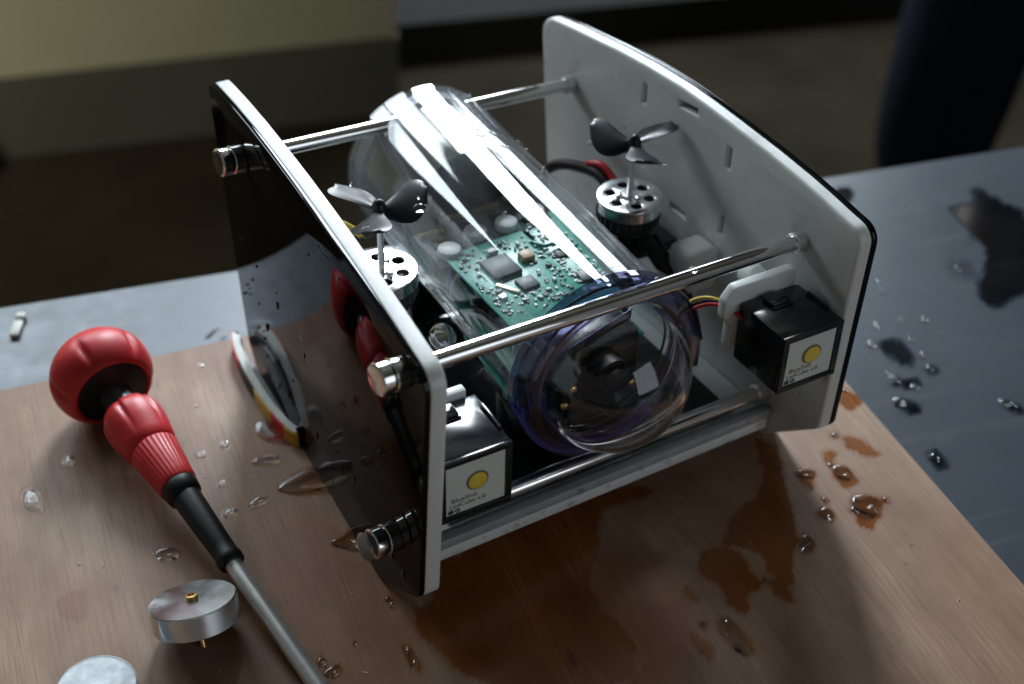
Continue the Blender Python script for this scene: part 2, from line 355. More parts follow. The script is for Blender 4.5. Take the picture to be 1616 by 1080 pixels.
DATA={"wood":[[1,[[0.2648,0.0524],[0.2761,0.0397],[0.2653,0.0185],[0.2498,-0.0119],[0.2342,-0.0399],[0.2237,-0.0461],[0.211,-0.0676],[0.2048,-0.0616],[0.204,-0.0501],[0.2083,-0.038],[0.2018,-0.0242],[0.1949,-0.0206],[0.1921,-0.0179],[0.203,-0.0058],[0.2196,0.0039],[0.2369,0.0074],[0.2525,0.0218],[0.2595,0.0381]]],[1,[[0.1678,-0.0226],[0.1793,-0.016],[0.1921,-0.0179],[0.1994,-0.0288],[0.1956,-0.0457],[0.1947,-0.0564],[0.1834,-0.056],[0.1769,-0.0688],[0.1688,-0.0699],[0.1678,-0.0587],[0.1715,-0.047],[0.1658,-0.0356]]],[0.9,[[0.3493,0.0648],[0.3577,0.0545],[0.3519,0.0427],[0.3384,0.041],[0.3364,0.0508]]],[0.8,[[0.3194,0.0275],[0.3287,0.0192],[0.3338,-0.0005],[0.3261,-0.0032],[0.3169,0.0016],[0.3153,0.0159]]],[0.8,[[0.2947,0.0198],[0.306,0.0207],[0.3077,0.013],[0.2957,0.0079],[0.2909,0.0084]]],[0.85,[[0.2917,0.006],[0.3009,0.0046],[0.3037,-0.0048],[0.3044,-0.0136],[0.2901,-0.0184],[0.2872,-0.0092]]],[0.9,[[0.2908,-0.0238],[0.3016,-0.0263],[0.3069,-0.0354],[0.296,-0.0452],[0.2861,-0.048],[0.283,-0.0548],[0.2787,-0.0478],[0.2755,-0.0364]]],[0.8,[[0.2708,0.0123],[0.2807,0.0118],[0.28,0.001],[0.2674,-0.0085],[0.2662,0.0017]]],[0.9,[[0.1371,-0.0611],[0.1426,-0.0692],[0.1399,-0.0856],[0.1329,-0.0894],[0.13,-0.0779]]],[0.6,[[0.1573,-0.0691],[0.1631,-0.0747],[0.1592,-0.0882],[0.1524,-0.0897],[0.1509,-0.0813]]],[0.8,[[0.154,-0.0295],[0.1563,-0.0362],[0.1567,-0.0474],[0.1522,-0.0488],[0.1461,-0.0446]]],[0.9,[[0.1986,-0.0512],[0.2078,-0.0577],[0.2086,-0.0719],[0.1977,-0.077],[0.1955,-0.0678]]],[1,[[0.0412,0.0609],[0.1343,0.0672],[0.1825,0.0453],[0.179,0.0363],[0.1435,0.0436],[0.1326,0.0303],[0.1223,0.0098],[0.1055,-0.0019],[0.0995,-0.0276],[0.1058,-0.0452],[0.1028,-0.0621],[0.0864,-0.0844],[0.0117,-0.045],[0.0017,-0.0104],[-0.0054,0.0163],[0.0223,0.0312]]],[0.9,[[-0.0228,0.2168],[-0.0128,0.2172],[-0.011,0.2079],[-0.0011,0.1903],[0.0065,0.1762],[-0.0157,0.1871],[-0.0249,0.1973]]],[0.8,[[-0.0411,0.183],[-0.0251,0.1853],[-0.0178,0.1815],[-0.0173,0.1719],[-0.0288,0.1701],[-0.0381,0.1762]]],[0.9,[[-0.0358,0.152],[-0.0127,0.1617],[0.0049,0.1617],[0.0201,0.1459],[0.0043,0.1298],[-0.0185,0.1367],[-0.0273,0.1413]]],[0.5,[[-0.0574,0.1447],[-0.0419,0.1527],[-0.0349,0.149],[-0.0406,0.1396],[-0.0509,0.14]]],[0.8,[[-0.0234,0.0947],[-0.0097,0.0975],[0.0028,0.1017],[0.0059,0.0852],[0.0029,0.0694],[-0.0125,0.0814]]],[0.45,[[-0.0928,0.1368],[-0.0513,0.139],[-0.0145,0.1259],[-0.0,0.1002],[-0.0038,0.0729],[-0.0412,0.0812],[-0.0727,0.1033],[-0.0944,0.1203]]],[0.5,[[-0.1182,0.15],[-0.103,0.154],[-0.0774,0.1346],[-0.0793,0.1181],[-0.101,0.1124],[-0.1201,0.1253]]],[0.7,[[-0.1755,0.1295],[-0.1629,0.1283],[-0.1607,0.1163],[-0.1646,0.1052],[-0.1747,0.1053],[-0.1799,0.1158]]],[0.7,[[-0.1711,0.2294],[-0.1623,0.2216],[-0.1644,0.2041],[-0.1744,0.2002],[-0.1775,0.211]]],[0.4,[[-0.032,0.2133],[-0.0217,0.1942],[-0.0237,0.1558],[-0.0474,0.1493],[-0.0481,0.1814]]],[0.4,[[-0.0479,0.3095],[-0.0372,0.3001],[-0.0309,0.2853],[-0.0392,0.2745],[-0.0505,0.2878]]],[0.5,[[-0.0339,0.0235],[-0.0004,0.0269],[0.0045,0.0034],[-0.0173,-0.025],[-0.0551,-0.0075]]],[0.35,[[-0.1419,0.2566],[-0.1293,0.2421],[-0.132,0.2251],[-0.1452,0.2287]]],[0.5,[[-0.0616,0.0129],[-0.0489,0.0112],[-0.049,-0.0107],[-0.0651,-0.0046]]]],"table":[[1,[[0.636,0.2407],[0.6402,0.2242],[0.6428,0.2034],[0.6514,0.1841],[0.568,0.0957],[0.553,0.1034],[0.537,0.0964],[0.5263,0.1063],[0.5348,0.1218],[0.5547,0.1367],[0.5832,0.1606],[0.582,0.1792],[0.59,0.1976],[0.5927,0.2213],[0.6056,0.2223],[0.618,0.2127]]],[1,[[0.5204,0.2894],[0.5425,0.287],[0.536,0.2705],[0.5194,0.2628],[0.5141,0.273]]],[0.8,[[0.4248,0.1127],[0.4427,0.1051],[0.4402,0.0881],[0.4293,0.0735],[0.4208,0.0795],[0.4211,0.0939]]],[1,[[0.4023,0.0717],[0.4209,0.0659],[0.4222,0.0551],[0.4121,0.0557],[0.4008,0.0631]]],[1,[[0.3918,0.0525],[0.4016,0.0504],[0.4062,0.039],[0.3982,0.0319],[0.3895,0.0364]]],[1,[[0.3773,-0.0003],[0.386,-0.0013],[0.3844,-0.0144],[0.3755,-0.018],[0.3708,-0.0107]]],[1,[[0.4581,0.0181],[0.4667,0.0114],[0.4683,0.0031],[0.4635,-0.0019],[0.4555,0.006]]],[0.9,[[-0.009,0.3476],[-0.003,0.3479],[-0.0007,0.3434],[-0.0061,0.3419]]],[0.9,[[-0.0146,0.3413],[-0.011,0.342],[-0.0095,0.3379],[-0.0134,0.3366]]],[0.7,[[-0.0044,0.3344],[-0.001,0.3343],[0.0002,0.3296],[-0.0032,0.3297]]],[0.6,[[0.4352,0.0721],[0.4445,0.0689],[0.4418,0.0591],[0.4332,0.0596]]],[0.5,[[0.5416,0.1557],[0.5529,0.1499],[0.5458,0.1421],[0.5368,0.1468]]]],"puddle":[[0.0022,[[-0.0228,0.2168],[-0.0128,0.2172],[-0.011,0.2079],[-0.0011,0.1903],[-0.0004,0.1832],[-0.015,0.1887],[-0.0244,0.1984]]],[0.0018,[[-0.0374,0.1837],[-0.0255,0.1842],[-0.0183,0.1804],[-0.0191,0.1729],[-0.028,0.1723],[-0.0365,0.178]]],[0.0025,[[-0.0332,0.1532],[-0.0133,0.1601],[-0.0003,0.1598],[-0.0014,0.1366],[-0.0177,0.1388],[-0.0265,0.1434]]],[0.0018,[[-0.0535,0.1463],[-0.0425,0.1511],[-0.0372,0.1483],[-0.0407,0.1427],[-0.0499,0.1426]]],[0.0022,[[-0.0213,0.0947],[-0.0101,0.0965],[0.0008,0.1021],[-0.0002,0.0884],[-0.0021,0.0766],[-0.0119,0.0829]]],[0.0018,[[-0.1166,0.1365],[-0.1066,0.137],[-0.1008,0.1305],[-0.1053,0.1231],[-0.1144,0.1251]]],[0.0025,[[0.2686,0.0115],[0.2781,0.0131],[0.2836,0.0056],[0.2781,0.0013],[0.2701,0.0048]]],[0.002,[[0.2872,-0.022],[0.2962,-0.0235],[0.303,-0.0308],[0.2997,-0.041],[0.2833,-0.0453],[0.2805,-0.0353]]],[0.002,[[0.2939,0.0056],[0.3027,0.0036],[0.3044,-0.0085],[0.2927,-0.0121],[0.2913,-0.0029]]],[0.0016,[[0.236,-0.035],[0.2425,-0.0342],[0.2451,-0.0403],[0.2412,-0.0471],[0.2331,-0.0476],[0.2308,-0.0417]]]],"wdrop":[[-0.1391,0.2365,0.0037,0.0052],[-0.1693,0.2128,0.0057,0.0104],[-0.1669,0.2036,0.0024,0.0032],[-0.0625,0.2034,0.0033,0.0045],[-0.0458,0.2054,0.0033,0.0045],[-0.0596,0.172,0.0033,0.0032],[-0.0637,0.1455,0.0049,0.0045],[-0.0065,0.0355,0.002,0.0052],[-0.0129,-0.0077,0.0024,0.0104],[-0.0555,0.0048,0.0049,0.0039],[-0.0582,0.0137,0.0024,0.0039],[0.2954,0.0061,0.0024,0.0032],[0.2829,-0.0329,0.0024,0.0032],[0.3062,-0.035,0.0016,0.0026],[0.2649,-0.0271,0.0053,0.0052],[0.1984,-0.0533,0.0016,0.0019],[0.1574,-0.0795,0.0057,0.0143],[0.2645,0.0222,0.0016,0.0026],[0.2731,0.0392,0.0016,0.0026],[0.3152,0.0276,0.0024,0.0026],[0.3503,0.0605,0.002,0.0026],[0.2722,-0.0173,0.002,0.0026],[-0.0329,0.2886,0.002,0.0032],[-0.0497,0.2506,0.0016,0.0019],[0.1466,-0.0634,0.002,0.0026],[-0.0366,0.0173,0.0012,0.0019],[0.0095,0.2164,0.0024,0.0039]],"tdrop":[[0.5418,0.1508,0.0026,0.0035],[0.4697,0.1551,0.0022,0.0028],[0.4734,0.167,0.0017,0.0028],[0.4583,0.121,0.0026,0.0035],[0.4359,0.1231,0.0026,0.0035],[0.4183,0.1077,0.0035,0.0055],[0.4484,0.0997,0.0026,0.0035],[0.4742,0.1129,0.0035,0.0041],[0.4439,0.0805,0.003,0.0041],[0.4383,0.0673,0.003,0.0041],[0.4072,0.0691,0.0052,0.0048],[0.3949,0.0493,0.0057,0.0048],[0.3789,-0.006,0.0035,0.0048],[0.4589,0.0139,0.0035,0.0041],[0.5217,0.2799,0.0043,0.0055],[0.4069,0.0771,0.0022,0.0028],[0.4643,0.0089,0.0035,0.0035],[0.415,0.0557,0.0043,0.0035]]}
# ------------------------------------------------------------------ setting
def sdf(P, poly):
    """P: (n,2); negative inside"""
    d = np.full(len(P), 1e9); ins = np.zeros(len(P), bool); n = len(poly); poly = np.array(poly)
    for i in range(n):
        a = poly[i]; b = poly[(i+1) % n]; e = b-a; w = P-a; t = np.clip((w@e)/(e@e), 0, 1)
        d = np.minimum(d, np.hypot(*(w-t[:, None]*e).T))
        c = ((a[1] <= P[:, 1]) & (b[1] > P[:, 1])) | ((b[1] <= P[:, 1]) & (a[1] > P[:, 1]))
        s = e[0]*w[:, 1]-e[1]*w[:, 0]
        ins ^= c & ((s > 0) == (e[1] > 0))
    return np.where(ins, -d, d)
def wob(P, f, seed):
    r = np.random.RandomState(seed); o = np.zeros(len(P))
    for k in range(7):
        a = r.uniform(0, 6.28); fr = f*r.uniform(.6, 2.4); o += np.sin((P[:, 0]*math.cos(a)+P[:, 1]*math.sin(a))*fr+r.uniform(0, 6.28))/7
    return o
def wet_grid(name, origin, u, v, nu, nv, step, z, mat, polys, parent, soft, exact=()):
    """grid patch in world; returns object; polys in world xy"""
    u = np.array(u); v = np.array(v); o = np.array(origin)
    I, J = np.meshgrid(np.arange(nu+1), np.arange(nv+1), indexing='ij')
    I = I.ravel(); J = J.ravel(); P = o+np.outer(I*step, u)+np.outer(J*step, v)
    Q = P+np.stack([wob(P, 260, 1), wob(P, 260, 2)], 1)*.0024+np.stack([wob(P, 900, 3), wob(P, 900, 4)], 1)*.0012
    wet = np.zeros(len(P))
    for s, poly in polys:
        pl = np.array(poly); lo = pl.min(0)-.02; hi = pl.max(0)+.02; mk_ = ((P > lo) & (P < hi)).all(1)
        sf = soft if s > .55 else .022
        d = sdf(Q[mk_], poly); val = min(1, s*1.1 if s > .55 else min(.68, s*1.5))*np.clip(.5-d/sf, 0, 1); wet[mk_] = np.maximum(wet[mk_], val)
    for poly in exact:
        pl = np.array(poly); lo = pl.min(0)-.01; hi = pl.max(0)+.01; mk_ = ((P > lo) & (P < hi)).all(1)
        d = sdf(P[mk_]+np.stack([wob(P[mk_], 500, 5), wob(P[mk_], 500, 6)], 1)*.0008, poly); wet[mk_] = np.maximum(wet[mk_], .95*np.clip(.5-(d-.0015)/soft, 0, 1))
    # local coords: x along u, y along v
    ang = math.atan2(u[1], u[0])
    co = np.stack([I*step, J*step, np.zeros(len(I))], 1)
    if np.cross(u, v) < 0: co[:, 1] *= -1
    idx = lambda i, j: i*(nv+1)+j
    i, j = np.meshgrid(np.arange(nu), np.arange(nv), indexing='ij'); i = i.ravel(); j = j.ravel()
    F = np.stack([idx(i, j), idx(i+1, j), idx(i+1, j+1), idx(i, j+1)], 1)
    if np.cross(u, v) < 0: F = F[:, ::-1]
    me = bpy.data.meshes.new(name); me.from_pydata(co.tolist(), [], F.tolist()); me.update()
    a = me.attributes.new('wet', 'FLOAT', 'POINT'); a.data.foreach_set('value', wet.astype(np.float32))
    me.materials.append(mat)
    ob = bpy.data.objects.new(name, me); COL.objects.link(ob); ob.location = (o[0], o[1], z); ob.rotation_euler = (0, 0, ang)
    if parent is not None:
        ob.parent = parent; ob.location = Vector((o[0], o[1], z))-wloc(parent)
    return ob
TZ = -.0194
def chaikin(p, it=3):
    for _ in range(it):
        q = []
        for i in range(len(p)):
            a, b = p[i], p[(i+1) % len(p)]
            q += [[a[0]*.75+b[0]*.25, a[1]*.75+b[1]*.25], [a[0]*.25+b[0]*.75, a[1]*.25+b[1]*.75]]
        p = q
    return p
DATA['wood'] += [(.5, [[-.125, .14], [-.07, .16], [-.02, .15], [.0, .10], [.0, .03], [-.03, -.02], [-.07, -.03], [-.09, .02], [-.12, .08]]), (.4, [[-.16, .03], [-.10, .02], [-.08, -.03], [-.15, -.03]]), (.5, [[.02, .0], [.10, .02], [.16, .0], [.15, -.08], [.05, -.10]])]
DATA['wood'] = [(s_, chaikin(p_, 2)) for s_, p_ in DATA['wood']]; DATA['table'] = [(s_, chaikin(p_, 2)) for s_, p_ in DATA['table']]
DATA['puddle'] = [(h_*.6, chaikin(p_, 3)) for h_, p_ in DATA['puddle']]
# plywood board
bu = np.array([-.99272, .12045]); bv = np.array([-.12045, -.99272]); bc = np.array([.3803, .2598])
BL, BW = 1.05, .75
board = thing('plywood_board', (bc[0]+bu[0]*BL/2+bv[0]*BW/2, bc[1]+bu[1]*BL/2+bv[1]*BW/2, TZ), 'wet brown plywood board lying on the grey table under the robot', 'board')
top = wet_grid('board_face', bc, bu, bv, 420, 300, .0025, 0, WOOD, DATA['wood'], board, .0022, [p_ for h_, p_ in DATA['puddle']]+[[(x+rx*1.1*math.cos(k*.628), y+ry*1.1*math.sin(k*.628)) for k in range(10)] for x, y, rx, ry in DATA['wdrop']])
def bpt(a, b, z): return Vector((*(bc+bu*a+bv*b), z))
cs = [bpt(0, 0, 0), bpt(BL, 0, 0), bpt(BL, BW, 0), bpt(0, BW, 0)]
V = []
for q in cs: V += [Vector((q.x, q.y, -.0002)), Vector((q.x, q.y, TZ+.0003))]
mk('board_core', V, [(0, 2, 3, 1), (2, 4, 5, 3), (4, 6, 7, 5), (6, 0, 1, 7), (0, 6, 4, 2), (1, 3, 5, 7)], PLYEDGE, board)
# table
e0 = np.array([-.1387, .4432]); e1 = np.array([.7237, .2648]); tu = (e1-e0)/np.linalg.norm(e1-e0); tv = np.array([tu[1], -tu[0]])
to = e0-tu*.75
tl, tw = 2.1, 1.3
table = thing('work_table', (to[0]+tu[0]*tl/2+tv[0]*tw/2, to[1]+tu[1]*tl/2+tv[1]*tw/2, -.8), 'grey sheet metal work table carrying the plywood board', 'table')
wet_grid('table_top', to, tu, tv, 420, 260, .005, TZ, ZINC, DATA['table'], table, .0025)  # one patch among the wet spots paints a bolt's dark reflection
def tpt(a, b, z): return Vector((*(to+tu*a+tv*b), z))
V = []
for (a, b) in ((0, 0), (tl, 0), (tl, tw), (0, tw)):
    V += [tpt(a, b, TZ-.0003), tpt(a, b, TZ-.022)]
mk('table_rim', V, [(0, 2, 3, 1), (2, 4, 5, 3), (4, 6, 7, 5), (6, 0, 1, 7), (0, 6, 4, 2), (1, 3, 5, 7)], ZINC, table)
for a in (.06, tl-.1):
    for b in (.08, tw-.08):
        p = tpt(a, b, 0); mk('leg', *rod((p.x, p.y, -.8), (p.x, p.y, TZ-.022), .02), STEEL, table, 40)
# floor, wall, step
fl = mk('floor', [(-4, -3, -.8), (5, -3, -.8), (5, 5, -.8), (-4, 5, -.8)], [(0, 1, 2, 3)], FLOORM); tag(fl, kind='structure')
def wallbox(name, p, q, th, z0, z1, mat, bev=.004):
    p = Vector((*p, 0)); q = Vector((*q, 0)); d = (q-p).normalized(); n = Vector((-d.y, d.x, 0)); V = []
    for z in (z0, z1): V += [Vector((c.x, c.y, z)) for c in (p, q, q+n*th, p+n*th)]
    o = mk(name, V, [(0, 1, 2, 3), (4, 5, 6, 7), (0, 1, 5, 4), (1, 2, 6, 5), (2, 3, 7, 6), (3, 0, 4, 7)], mat); return o
cl_ = mk('ceiling', [(-4, -3.4, 2.95), (5, -3.4, 2.95), (5, 3.4, 2.95), (-4, 3.4, 2.95)], [(0, 1, 2, 3)], simple('ceiling_paint', (.42, .40, .33), .8)); tag(cl_, kind='structure')
for k in range(5):
    y = -2.6+k*1.15; bmn = mk('reflection_beam', *box(-4, 5, y, y+.16, 2.70, 2.94, .004), simple('beam_paint', (.06, .05, .04), .7)); tag(bmn, kind='structure')  # unseen beams, added so the chrome bars reflect dark bands
# low cream wall with a grey-brown plinth, its right end at the picture's x = 640
# wall plane fixed by its plinth line
WA, WB = (-2.6, 2.62), (.80, 1.80)
w = thing('cream_wall', (-.9, 2.3, -.8), 'pale cream painted wall with a dull brown plinth beyond the table', 'wall')
def wb2(name, z0, z1, mat, off):
    p = Vector((*WA, 0)); q = Vector((*WB, 0)); d = (q-p).normalized(); n = Vector((-d.y, d.x, 0)); p = p-n*off; q = q-n*off+d*off; V = []
    for z in (z0, z1): V += [Vector((c.x, c.y, z)) for c in (p, q, q+n*(.3+off), p+n*(.3+off))]
    return mk(name, V, [(0, 1, 2, 3), (4, 5, 6, 7), (0, 1, 5, 4), (1, 2, 6, 5), (2, 3, 7, 6), (3, 0, 4, 7)], mat, w)
wb2('plinth', -.8, -.635, PLINTH, .004); wb2('wall_face', -.635, .9, CREAMW, 0)
# recess to the right: dark step and a teal strip
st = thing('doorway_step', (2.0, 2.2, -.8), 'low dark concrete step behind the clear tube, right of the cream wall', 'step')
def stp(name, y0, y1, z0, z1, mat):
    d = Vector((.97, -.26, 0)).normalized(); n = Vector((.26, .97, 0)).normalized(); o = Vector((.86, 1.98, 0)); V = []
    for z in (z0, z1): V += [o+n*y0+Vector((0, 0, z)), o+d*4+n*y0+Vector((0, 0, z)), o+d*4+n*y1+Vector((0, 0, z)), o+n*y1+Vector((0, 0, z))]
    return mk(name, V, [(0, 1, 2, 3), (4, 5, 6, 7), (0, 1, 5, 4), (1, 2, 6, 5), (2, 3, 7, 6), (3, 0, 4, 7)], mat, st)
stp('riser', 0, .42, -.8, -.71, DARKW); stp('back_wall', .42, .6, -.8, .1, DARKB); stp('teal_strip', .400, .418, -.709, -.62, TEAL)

# ------------------------------------------------------------------ underwater robot
T = .0123; XR = .2623
def TX(x, y, z):
    s = max(-.1, min(1.05, x/XR)); return x+s*(-.0644*(y-.17)-.0106*(z-.1))
def TRv(v): return Vector((TX(v.x, v.y, v.z), v.y, v.z))
def LXv(v): return Vector((v.x+(1-min(1, abs(v.x)/.2))*(.0148*(v.y-.15)+.0281*(v.z-.1)), v.y, v.z))
ROV = thing('underwater_robot', (.13, .15, 0), 'small underwater robot with clear tube between two black and white side panels', 'underwater robot')
topc = lambda y, dz=0: .2053-.0273*(y-.17)-.5*(y-.17)**2+dz
def outline(back, front, chamf, dz, y0, y1):
    pts = []; ys = np.linspace(y0, y1, 14)
    P = [(y, topc(y, dz)) for y in ys]; rad = [.016]+[0]*12+[.022]
    P += back; rad += [.02]*len(back)
    P += chamf; rad += [.018]*len(chamf)
    P += front; rad += [.02]*len(front)
    return round_poly(P, rad, 8)
LO = outline([(.2795, .018), (.262, 0)], [(-.0005, .0405)], [(.052, 0)], .002, -.0058, .3165)
LT = [(-.0062, .1992), (.02, .2014), (.0443, .2035), (.075, .2056), (.1079, .2072), (.14, .2082), (.1702, .2086), (.205, .2082), (.2405, .2070), (.27, .2050), (.295, .2025), (.3185, .1995)]
LO = round_poly(LT+[(.278, .018), (.262, 0), (.052, 0), (-.0005, .0385)], [.020]+[0]*10+[.010, .012, .01, .014, .012], 8)
RT_ = [(-.0005, .1935), (.0199, .1962), (.036, .1987), (.0529, .2008), (.081, .2032), (.1162, .2050), (.14, .2060), (.166, .2064), (.20, .2046), (.2327, .2014), (.2833, .1945), (.324, .1880)]
RO = round_poly(RT_+[(.306, .02), (.285, 0), (.052, 0), (.0030, .0435)], [.020]+[0]*10+[.016, .012, .01, .012, .010], 8)
def slot(y, z, a, l=.014, wd=.0032):
    u = Vector((math.cos(a), math.sin(a))); v = Vector((-u.y, u.x)); c = Vector((y, z))
    return [tuple(c+u*sx*l/2+v*sy*wd/2) for sx, sy in ((-1, -1), (1, -1), (1, 1), (-1, 1))]
slots = [slot(.2015, .1840, R(90)), slot(.157, .1955, R(172), .018, .0040), slot(.1148, .1815, R(90)), slot(.1144, .1325, R(90)), slot(.2000, .1370, R(90)), slot(.157, .118, 0)]
def plate(O, holes, xin, side):
    """side -1: left (black skin towards -x), +1: right. xin = x of the white face looking inwards"""
    tb = .0032; tw_ = T-tb
    v, f = sheet(O, holes, tw_, .0009 if side < 0 else .0022, 3)
    if side < 0: W1 = [Vector((xin-tw_+p.z, p.x, p.y)) for p in v]; fx = LXv
    else: W1 = [Vector((xin+tw_-p.z, p.x, p.y)) for p in v]; fx = TRv
    a = mk('side_panel', [fx(q) for q in W1], f, WHITE, ROV, 35)
    v, f = sheet(O, [], tb-.0001, .0003)
    if side < 0: W2 = [Vector((p.z, p.x, p.y)) for p in v]
    else: W2 = [Vector((xin+T-p.z, p.x, p.y)) for p in v]
    mk('black_skin', [fx(q) for q in W2], f, GLOSSBLK, a, 35); return a
pl = plate(LO, [], T, -1); pl['label'] = 'left side panel, its glossy black face outwards'
pr = plate(RO, slots, XR, 1); pr['label'] = 'right side panel, its slotted white face inwards'
# crossbars with end bolts
def bar(y, z, dy=.0255, dz=-.0241, fine=True):
    s = Vector((T, y+dy*T/XR, z+dz*T/XR)); e = Vector((XR, y+dy, z+dz)); e.x = TX(*e)-.0003
    s = LXv(s); s.x += .0004
    b = mk('crossbar', *rod(s, e, .0048, .0003, 40), CHROME, ROV, 40)
    d = (e-s).normalized(); L0 = LXv(Vector((0, y, z)))-Vector((.0002, 0, 0))
    for i, (a0, a1) in enumerate(((.0006, .0082), (.0092, .0160))):
        mk('end_bolt', *lathe(L0, -d, [(a0, .0078), (a0+.0006, .0088), (a1-.0009, .0088), (a1, .0080), (a1+.0002, .0072)], 40), CHROME, b, 40)
    mk('bolt_washer', *lathe(L0, -d, [(.0002, .0082), (.0094, .0080)], 32), BLKR, b, 40)
    c0 = e-d*.007
    mk('collar', *lathe(c0, d, [(0, .0052), (.0005, .0062), (.0066, .0062), (.007, .0058)], 32), STEEL, b, 40)
    # head on the outside of the right panel
    r0 = Vector((TX(XR, e.y, e.z)+T+.0002, e.y+.001, e.z-.001))
    mk('end_bolt', *lathe(r0, Vector((1, 0, 0)), [(0, .0085), (.0006, .0088), (.007, .0088), (.0078, .008)], 32), CHROME, b, 40)
    return b, L0, d
bar(.0182, .1873); b2, L2, d2 = bar(.0292, .0611); bar(.2566, .1765)
# loose domed nut behind the lower bolt
mk('domed_nut', *lathe(L2-d2*.0190, -d2, [(0, .0082), (.001, .0084), (.0020, .0074), (.0028, .0045), (.0031, 0)], 32), simple('dull_nut', (.30, .30, .29), .35, .7), b2, 40)
# base shelf, sheared with the bars
def SH(v):
    s = v.x/XR; return Vector((v.x, v.y+.0255*s, v.z-.0241*s))
def shx(vf): return mapv(mapv(vf, SH), lambda v: TRv(v))
sh = mk('base_shelf', *shx(box(T+.0004, XR-.0004, .020, .245, .036, .0465, .0012)), WHITE, ROV, 40)
mk('shelf_lip', *shx(box(T+.0005, XR-.0005, .0175, .026, .0467, .0545, .0018)), simple('grey_rail', (.33, .35, .36), .35), sh, 40)
mk('shelf_cover', *shx(box(T+.02, XR-.02, .034, .235, .0468, .0485, .0006)), BLACKP, sh, 40)
# cradle bars for the tube
for y in (.085, .215):
    c_ = mk('tube_cradle', *box(.095, .175, y, y+.012, .040, .0745, .002), BLACKP, sh, 40)

# clear tube
tx, tz, tr = .1349, .1262, .0535
AX = (0, 1, 0)
tube = mk('clear_tube', *lathe((tx, .048, tz), AX, [(0, tr), (.232, tr), (.232, tr-.0035), (0, tr-.0035)], 96, closed=True), TUBE, ROV, 40)
# rear end: clear flange ring + dark cap
mk('rear_ring', *lathe((tx, .2745, tz), AX, [(0, tr+.0012), (.0065, tr+.0012), (.0065, tr-.003), (0, tr-.003)], 72, closed=True), DOME, tube, 40)
mk('rear_cap', *lathe((tx, .2705, tz), AX, [(0, tr-.0042), (.009, tr-.0042)], 72), simple('rear_cap_metal', (.16, .17, .19), .3, .7), tube, 40)
# front flange
fz = .1222
mk('front_flange', *lathe((tx, .030, fz), AX, [(0, .0555), (.002, .0592), (.007, .0605), (.0075, .0592), (.010, .0592), (.0105, .0605), (.0155, .0605), (.018, .0560), (.018, .0505), (.012, .0490), (0, .0485)], 96, closed=True), SMOKE, tube, 40)
mk('flange_shell', *lathe((tx, .0275, fz), AX, [(0, .0500), (.001, .0560), (.0225, .0612), (.0235, .0600), (.0012, .0545)], 96, closed=True), DOME, tube, 40)
V, F = lathe((tx, .0335, fz), AX, [(0, .0570), (.0008, .0590), (.0130, .0596), (.0130, .0580), (.0015, .0560)], 96, closed=True)
# violet strip at the lower left, painted for light refracted in the flange
keep = [q for q in F if 2 <= (q[0] % 96) and all(v_ % 96 in range(62, 95) for v_ in q)]
mk('refraction_crescent', V, keep, PURP, tube, 40)
for y, r_ in ((.034, .0478), (.041, .0478), (.0485, .0484)):
    mk('o_ring', *lathe((tx, y, fz), AX, [(0, r_), (.0012, r_+.0008), (.0024, r_), (.0012, r_-.0012)], 72, closed=True), ORING, tube, True)
dome_c = Vector((tx-.001, .033, fz+.0008)); DR = .0465
prof = []
for k in range(25):
    a = R(90*k/24); prof.append((DR*.96*math.sin(a), DR*math.cos(a)))
inner = [(t*.95, r*.95) for t, r in prof][::-1]
mk('dome', *lathe(dome_c, (0, -1, 0), prof+inner, 96, closed=True), DOMEG, tube, 60)
mk('dome_rim', *lathe(dome_c, (0, -1, 0), [(-.003, DR+.0055), (0, DR+.0055), (.0008, DR+.001), (0, DR-.001), (-.003, DR-.001)], 96, closed=True), DOME, tube, 40)
# camera block seen through the dome
cb = mk('camera_block', *box(.108, .162, .046, .075, .090, .135, .003), BLACKP, ROV, 40)
mk('lens_barrel', *rod((.137, .046, .118), (.137, .033, .118), .011, .001), BLKR, cb, 40)
mk('lens_glass', *lathe((.137, .0328, .118), (0, -1, 0), [(0, .0085), (.0015, .006), (.0022, .002), (.0023, 0)], 32), simple('lens', (.004, .004, .012), .3), cb, True)
for x, z in ((.112, .096), (.158, .096), (.117, .107)):
    mk('brass_screw', *lathe((x, .0458, z), (0, -1, 0), [(0, .0028), (.0015, .0026), (.002, .0015), (.0021, 0)], 16), BRASS, cb, 40)
mk('ribbon', *mapv(box(.112, .150, .0405, .0412, .140, .1465, .0003), lambda v: Vector((v.x, v.y, v.z+(v.x-.12)*.35))), simple('ribbon_blue', (.05, .08, .32), .25), cb, 40)
mk('mount_plate', *box(.098, .172, .0770, .0795, .092, .122, .001), simple('mount_black', (.015, .015, .018), .4), cb, 40)
